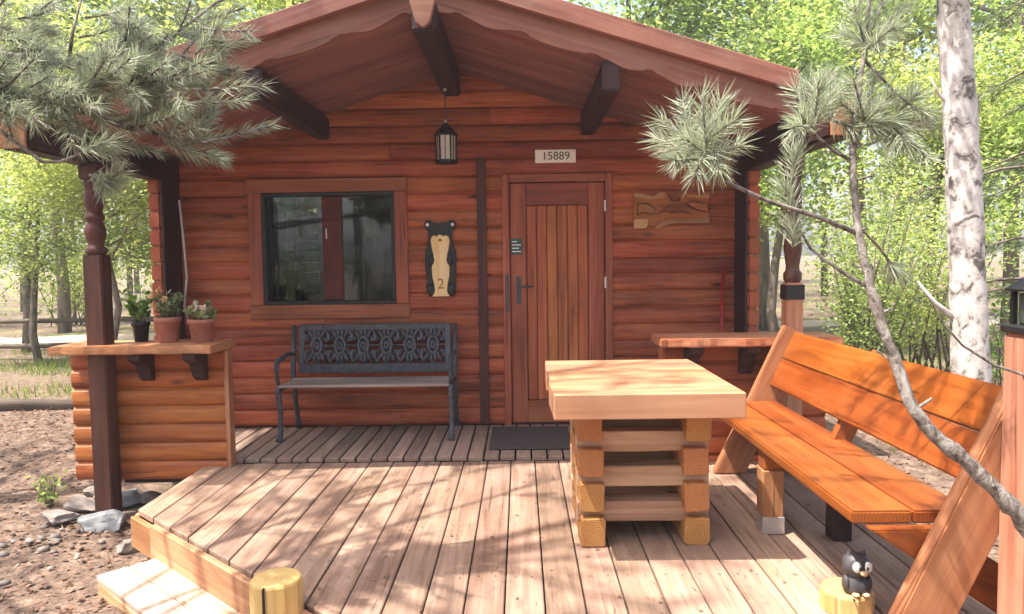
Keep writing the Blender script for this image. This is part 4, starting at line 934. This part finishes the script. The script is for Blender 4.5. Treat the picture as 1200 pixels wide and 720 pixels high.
for i, (a, b_, lm) in enumerate(protos):
    t = thing('leafy_tree', (0, 0, 0)); a.build('trunk', 'bark', t); b_.build('crown', lm, t); pm_.append(t)
TREES = [(-8.3, 12.6, 0, .62, 'slender leafy tree by the rail fence near the left picture edge'), (-6.95, 12.2, 1, .66, 'thin yellow green tree seen just left of the turned porch post'), (-9.6, 14.2, 1, 1.15, 'leafy tree behind the rail fence at the far left'),
         (-6.6, 15.6, 2, .8, 'leafy tree seen between the turned post and the cabin corner'), (-11.2, 18, 2, 1.25, 'tall leafy tree beyond the dirt track on the left'), (-5.2, 19, 0, 1.45, 'leafy tree rising behind the left roof slope'), (-8.6, 21, 1, 1.6, 'yellow green tree beyond the track above the left eave'),
         (-3.2, 14.0, 1, 1.4, 'yellow green tree standing behind the cabin left of the ridge'), (2.4, 16, 0, 1.25, 'tree crown showing over the right roof slope'), (4.6, 13.2, 0, .85, 'leafy tree just right of the right porch post'), (6.7, 12.2, 1, .8, 'yellow green tree left of the pale birch trunk'),
         (7.6, 10.4, 0, .75, 'leafy tree right of the pale birch trunk'), (5.4, 16.5, 2, 1.15, 'tall tree behind the shrubs beside the right post'), (9.8, 15, 2, 1.2, 'tall dense tree near the right picture edge'), (8.3, 19, 1, 1.6, 'yellow green tree far behind the birch'),
         (-5.9, 10.6, 1, .7, 'slim yellow green tree just left of the half wall counter'), (-4.9, 11.2, 0, .6, 'slim tree between the turned post and the potted plants'),
         (-4.5, -9, 2, 1.1, None), (3.6, -8, 0, 1.1, None), (8, -5, 1, 1.1, None), (-10, 3.5, 2, 1.0, None)]  # unlabelled trees stand out of view, added for window reflection and shade
cnt = [0, 0, 0]
for i, (x, y, v, s, lab) in enumerate(TREES):
    t = pm_[v] if cnt[v] == 0 else copy_tree(pm_[v]); cnt[v] += 1
    t.location = (x, y, gh(x, y)); t.rotation_euler = (0, 0, i * 2.1); t.scale = (s, s, s)
    tag(t, lab or 'unseen leafy tree added for reflection and shade, ' + {17: 'left of the shrubs', 18: 'right of the shrubs', 19: 'farthest right', 20: 'farthest left'}[i], 'tree', 'leafy trees round the cabin' if lab else 'unseen leafy trees added for reflection and shade')

# birch trunk at the right
bt = thing('birch_tree', (3.72, 6.1, GZ), 'pale mottled birch trunk standing behind the wooden bench', 'birch tree')
B3 = lambda px, py: PX(px, py, y=6.1)
bp0 = B3(1140, 520); bp0.z = GZ - .05
tpts = [bp0, B3(1138, 440), B3(1135, 350), B3(1131, 250), B3(1126, 150), B3(1120, 60), B3(1114, -20), B3(1104, -160), B3(1098, -340), B3(1090, -560)]
bpp_, bpr_ = rough_stem(tpts, [.148, .141, .135, .128, .124, .12, .115, .10, .08, .05], 4, 4, .03, 0); MB().tube(bpp_, bpr_, 22, True, .018).build('trunk', 'birch', bt)
lb = MB(); lf = MB(); rnd = random.Random(9)
for i in range(22):
    z = rnd.uniform(3.4, 7.0); q = tpts[6].lerp(tpts[9], (z - 3.4) / 4.2); an = rnd.uniform(0, 6.28); ll = rnd.uniform(.7, 1.7); e = q + Vector((math.cos(an) * ll, math.sin(an) * ll, .3 * ll)); lb.tube([q, q.lerp(e, .5) + Vector((0, 0, .1)), e], [.03, .018, .005], 5)
    for k in range(150):
        p = q.lerp(e, rnd.uniform(.3, 1.1)) + Vector((rnd.gauss(0, .22), rnd.gauss(0, .22), rnd.gauss(-.05, .2))); leafcard(lf, p, Vector((rnd.gauss(0, 1), rnd.gauss(0, 1), rnd.gauss(-.3, .7))), rnd.uniform(.05, .09), .05)
MB().tube([B3(1134, 385), B3(1095, 355), B3(1075, 330)], [.03, .02, .01], 6).build('branch_stub', 'birch', bt); MB().tube([B3(1122, 135), B3(1100, 110), B3(1090, 90)], [.02, .012, .006], 6).build('branch_stub', 'birch', bt)
lb.build('limbs', 'birch', bt); lf.build('crown', 'leaf', bt)

# background pine at the right edge
rnd = random.Random(21); bpn = thing('pine_tree', (5.75, 7.6, GZ), 'grey green pine drooping into view at the right picture edge', 'pine tree')
MB().tube([(5.75, 7.6, GZ - .1), (5.8, 7.6, 2), (5.75, 7.65, 5), (5.75, 7.6, 8)], [.14, .12, .08, .03], 10, True, .04).build('trunk', 'pinebark', bpn); lb = MB(); nd = MB()
for i in range(40):
    z = rnd.uniform(1.0, 7.5); b0 = Vector((5.77, 7.6, z)); an = rnd.uniform(0, 6.283); ll = (2.0 - .2 * z) * rnd.uniform(.7, 1.1); e = b0 + Vector((math.cos(an) * ll, math.sin(an) * ll, -.18 * ll)); lb.tube([b0, b0.lerp(e, .5) + Vector((0, 0, .08)), e], [.025, .015, .005], 5)
    for k in range(7):
        p = b0.lerp(e, rnd.uniform(.3, 1)); a2 = an + rnd.uniform(-1, 1); q = p + Vector((math.cos(a2) * .32, math.sin(a2) * .32, rnd.uniform(-.18, .05))); needle_shoot(nd, p, q, 60, .1, .006, rnd)
lb.tube([(5.77, 7.6, .9), (5.77, 7.6, 7.6)], .02, 5); lb.build('limbs', 'bark', bpn); tag(nd.build('needles', 'needles_dark', bpn), kind='stuff')

# shrubs
def shrub(x, y, r, h, lm, label, seed, nleaf=5200, L=.055):
    rnd = random.Random(seed); t = thing('shrub', (x, y, gh(x, y)), label, 'shrub', 'shrubs round the clearing'); st = MB(); lf = MB(); g = gh(x, y)
    tips = []
    for i in range(16):
        an = rnd.uniform(0, 6.28); b0 = Vector((x + rnd.gauss(0, r * .15), y + rnd.gauss(0, r * .15), g - .03)); e = b0 + Vector((math.cos(an) * r * rnd.uniform(.3, 1), math.sin(an) * r * rnd.uniform(.3, 1), h * rnd.uniform(.55, 1))); st.tube([b0, b0.lerp(e, .5) + Vector((0, 0, .1)), e], [.007 * min(h, 2.6), .0046 * min(h, 2.6), .0016 * min(h, 2.6)], 5); tips.append((b0, e))
    for i in range(nleaf):
        b0, e = rnd.choice(tips); p = b0.lerp(e, rnd.uniform(.3, 1.05)) + Vector((rnd.gauss(0, .16), rnd.gauss(0, .16), rnd.gauss(0, .14))) * r; leafcard(lf, p, Vector((rnd.gauss(0, 1), rnd.gauss(0, 1), rnd.gauss(-.1, .6))), L * rnd.uniform(.6, 1.3), L * .55)
    st.build('stems', 'bark', t); lf.build('leaves', lm, t)
shrub(4.2, 9.2, .9, 2.6, 'leaf', 'tall bright green shrub beside the right porch post', 1)
shrub(5.2, 9.6, 1.0, 2.9, 'leafy_yellow', 'large yellow green shrub left of the birch trunk', 2, 6400)
shrub(5.3, 8.0, .7, 1.2, 'shrubleaf', 'low twiggy shrub at the foot of the birch', 3, 700, .06)
shrub(7.0, 9.0, .9, 2.2, 'leaf', 'bushy shrub right of the birch trunk', 4)
shrub(-4.6, 8.7, .35, .5, 'leafy_yellow', 'small weed growing just left of the half wall', 5, 400, .05)
shrub(-6.3, 13.6, .7, 1.3, 'leafy_yellow', 'light green bush behind the fence left of the cabin corner', 6, 1800, .07)
for k, (x, y, lab) in enumerate(((-12.5, 20.5, 'pale bush beyond the track at the left picture edge'), (-9.8, 21.5, 'pale bush beyond the track left of the turned post'), (-7.4, 20.8, 'pale bush beyond the track behind the potted plants'), (-15, 19.5, 'pale bush at the far left end of the track'))):
    shrub(x, y, 1.5, 2.6, 'leafy_yellow', lab, 70 + k, 2600, .12)
shrub(-3.25, 4.95, .12, .3, 'leaf', 'small green weed at the foot of the half wall', 7, 90, .04)

for k, (x, y, h) in enumerate(((-5.5, -6.5, 2.6), (-3.4, -7.5, 2.0), (-1.0, -8.2, 2.9), (4.2, -7.0, 2.8))):  # unseen thicket added behind the camera to darken the pane reflections
    shrub(x, y, 1.3, h, 'shrubleaf', 'unseen dark green shrub added to darken the window reflection, ' + ('nearest the left pine', 'lowest of the four', 'tallest of the four', 'on the right side')[k], 50 + k, 1800, .11)
# rail fence on the left
fn = thing('rail_fence', (-9, 12.9, GZ), 'low weathered two rail fence crossing the clearing on the left', 'fence'); fxs = [-15.5, -12.8, -10.1, -7.45, -4.8, -2.2]
for x in fxs: MB().tube([(x, 12.9, GZ - .1), (x + .02, 12.9, .42), (x + .01, 12.9, .62)], [.075, .065, .06], 9, True, .06).build('fence_post', 'rail', fn)
for i in range(len(fxs) - 1):
    for z in (-.02, .42):
        a, b_ = fxs[i] - .1, fxs[i + 1] + .1; MB().tube([(a, 12.83, z + random.uniform(-.04, .04)), ((a + b_) / 2, 12.82, z - .03), (b_, 12.83, z + random.uniform(-.04, .04))], [.05, .045, .04], 8, True, .08).build('fence_rail', 'rail', fn)
MB().tube([(-8.2, 8.6, GZ + .05), (-6.6, 8.4, GZ + .07), (-4.9, 8.3, GZ + .05)], [.08, .075, .06], 10, True, .1).build('fallen_log', 'rail', None, Matrix.Translation((-6.5, 8.4, GZ)))
tag(bpy.data.objects['fallen_log'], 'fallen grey log lying on the ground left of the half wall', 'log')

# far wood: one mass of trunks and leaves
rnd = random.Random(77); lf = MB(); tr_ = MB()
for i in range(60):
    an = R(rnd.uniform(-48, 48)); d = rnd.uniform(27, 46); x, y = math.sin(an) * d, math.cos(an) * d; g = gh(x, y); H = rnd.uniform(9, 16); s = rnd.uniform(1.6, 2.6)
    tr_.tube([(x, y, g - .3), (x + rnd.gauss(0, .2), y, g + H * .5), (x, y, g + H * .9)], [.15, .1, .03], 5)
    for k in range(650):
        z = g + H * (.14 + .86 * rnd.random()); w = s * (1.15 - abs((z - g) / H - .45)); p = Vector((x + rnd.gauss(0, w * .6), y + rnd.gauss(0, w * .6), z)); leafcard(lf, p, Vector((rnd.gauss(0, 1), rnd.gauss(0, 1), rnd.gauss(-.2, .6))), rnd.uniform(.18, .4), .17)
fwood = tag(lf.build('far_wood', 'leafy_yellow'), 'hazy mass of light green woodland far behind the clearing', 'wood', kind='stuff')
tag(tr_.build('trunks', 'bark', fwood), kind='stuff')

# grass and litter
rnd = random.Random(3); gr = MB()
for i in range(20000):
    x = rnd.uniform(-14, -3.2) if rnd.random() < .62 else rnd.uniform(2.4, 11); y = rnd.gauss(11.2, 1.8) if x < 0 else rnd.uniform(6, 14)
    if noise.noise(Vector((x * .6, y * .6, 5))) < -.05: continue
    p = Vector((x, y, gh(x, y) - .01)); d = Vector((rnd.gauss(0, .35), rnd.gauss(0, .35), 1)).normalized(); s = Vector((rnd.uniform(-1, 1), rnd.uniform(-1, 1), 0)).normalized() * .008; h = rnd.uniform(.06, .2); gr.add([p - s, p + s, p + d * h], [(0, 1, 2)])
tag(gr.build('grass', 'grassblade'), 'patchy light green grass around the clearing', 'grass', kind='stuff')
lt = MB()
for i in range(26000):
    x = rnd.uniform(-7, -1.0) if rnd.random() < .8 else rnd.uniform(1.9, 6); y = rnd.uniform(2.2, 8.5)
    if x > -2.2 and x < 1.9 and y > yf(max(x, -2.11)) - .4: continue
    if x > -3 and y > 4.75 and x < 0: continue
    if 0 < x < 2.0: continue
    p = Vector((x, y, gh(x, y) + .004 + rnd.random() * .008)); a = rnd.uniform(0, 6.28); d = Vector((math.cos(a), math.sin(a), rnd.gauss(0, .25))); s = Vector((-math.sin(a), math.cos(a), rnd.gauss(0, .3)))
    if rnd.random() < .55: l_, w = rnd.uniform(.05, .12), .003
    else: l_, w = rnd.uniform(.02, .055), rnd.uniform(.008, .024)
    lt.add([p - s * w * .5, p + d * l_ * .5 - s * w, p + d * l_, p + d * l_ * .5 + s * w], [(0, 1, 2, 3)])
tag(lt.build('needle_litter', 'litter'), 'brown pine needles and dry leaves strewn over the bare earth', 'litter', kind='stuff')

# screw heads, pine needles fallen on the deck, pebbles
sc = MB()
for i in range(26):
    for y in (2.45, 3.05, 3.65, 4.25, 4.8):
        for dx in (.035, .112):
            x = -2.11 + i * pitch + dx
            if x > 1.93 or y < yf(x) + .05: continue
            p = Vector((x + rnd.gauss(0, .003), y + rnd.gauss(0, .006), .0032)); sc.add([p + Vector((.0042 * math.cos(a * math.pi / 3), .0042 * math.sin(a * math.pi / 3), 0)) for a in range(6)], [tuple(range(6))])
tag(sc.build('screw_heads', 'iron', deck), kind='stuff')
dl = MB()
for i in range(520):
    x, y = rnd.uniform(-2.0, 1.9), rnd.uniform(2.2, 4.8)
    if y < yf(x) + .03: continue
    p = Vector((x, y, .0055)); a = rnd.uniform(0, 6.28); d = Vector((math.cos(a), math.sin(a), 0)); q = Vector((-d.y, d.x, 0))
    if rnd.random() < .7: l_, w = rnd.uniform(.03, .08), .0013
    else: l_, w = rnd.uniform(.01, .028), rnd.uniform(.004, .009)
    dl.add([p, p + d * l_ * .5 - q * w + Vector((0, 0, .003)), p + d * l_, p + d * l_ * .5 + q * w + Vector((0, 0, .002))], [(0, 1, 2, 3)])
tag(dl.build('deck_litter', 'litter'), 'scattered brown pine needles and leaf bits lying on the deck boards', 'litter', kind='stuff')
pb = MB()
for i in range(60):
    x, y = rnd.gauss(-2.65, .35), rnd.gauss(4.35, .28)
    if x > -2.16 and y > 3.9: continue
    rr = rnd.uniform(.008, .032); pb.ball((x, y, gh(x, y) + rr * .3), (rr * rnd.uniform(.8, 1.4), rr, rr * rnd.uniform(.5, .8)), 6, Matrix.Rotation(rnd.uniform(0, 6), 3, 'Z'))
tag(pb.build('pebbles', 'rock2'), 'small pebbles strewn round the rocks by the half wall', 'pebbles', kind='stuff')
# haze volume added to brighten and wash out the background
m, n, l, b = newmat('haze'); n.remove(b); pv = N(n, 'ShaderNodeVolumePrincipled'); pv.inputs['Density'].default_value = .0026; pv.inputs['Color'].default_value = (.93, .95, .97, 1); pv.inputs['Anisotropy'].default_value = .2
l.new(pv.outputs[0], n['Material Output'].inputs['Volume']); MATS['haze'] = m
hz = MB().box((-170, -170, GZ - 1.6), (170, 170, 22)).build('haze', 'haze'); tag(hz, 'thin bright haze volume added to wash out the woodland background', 'haze', kind='stuff')
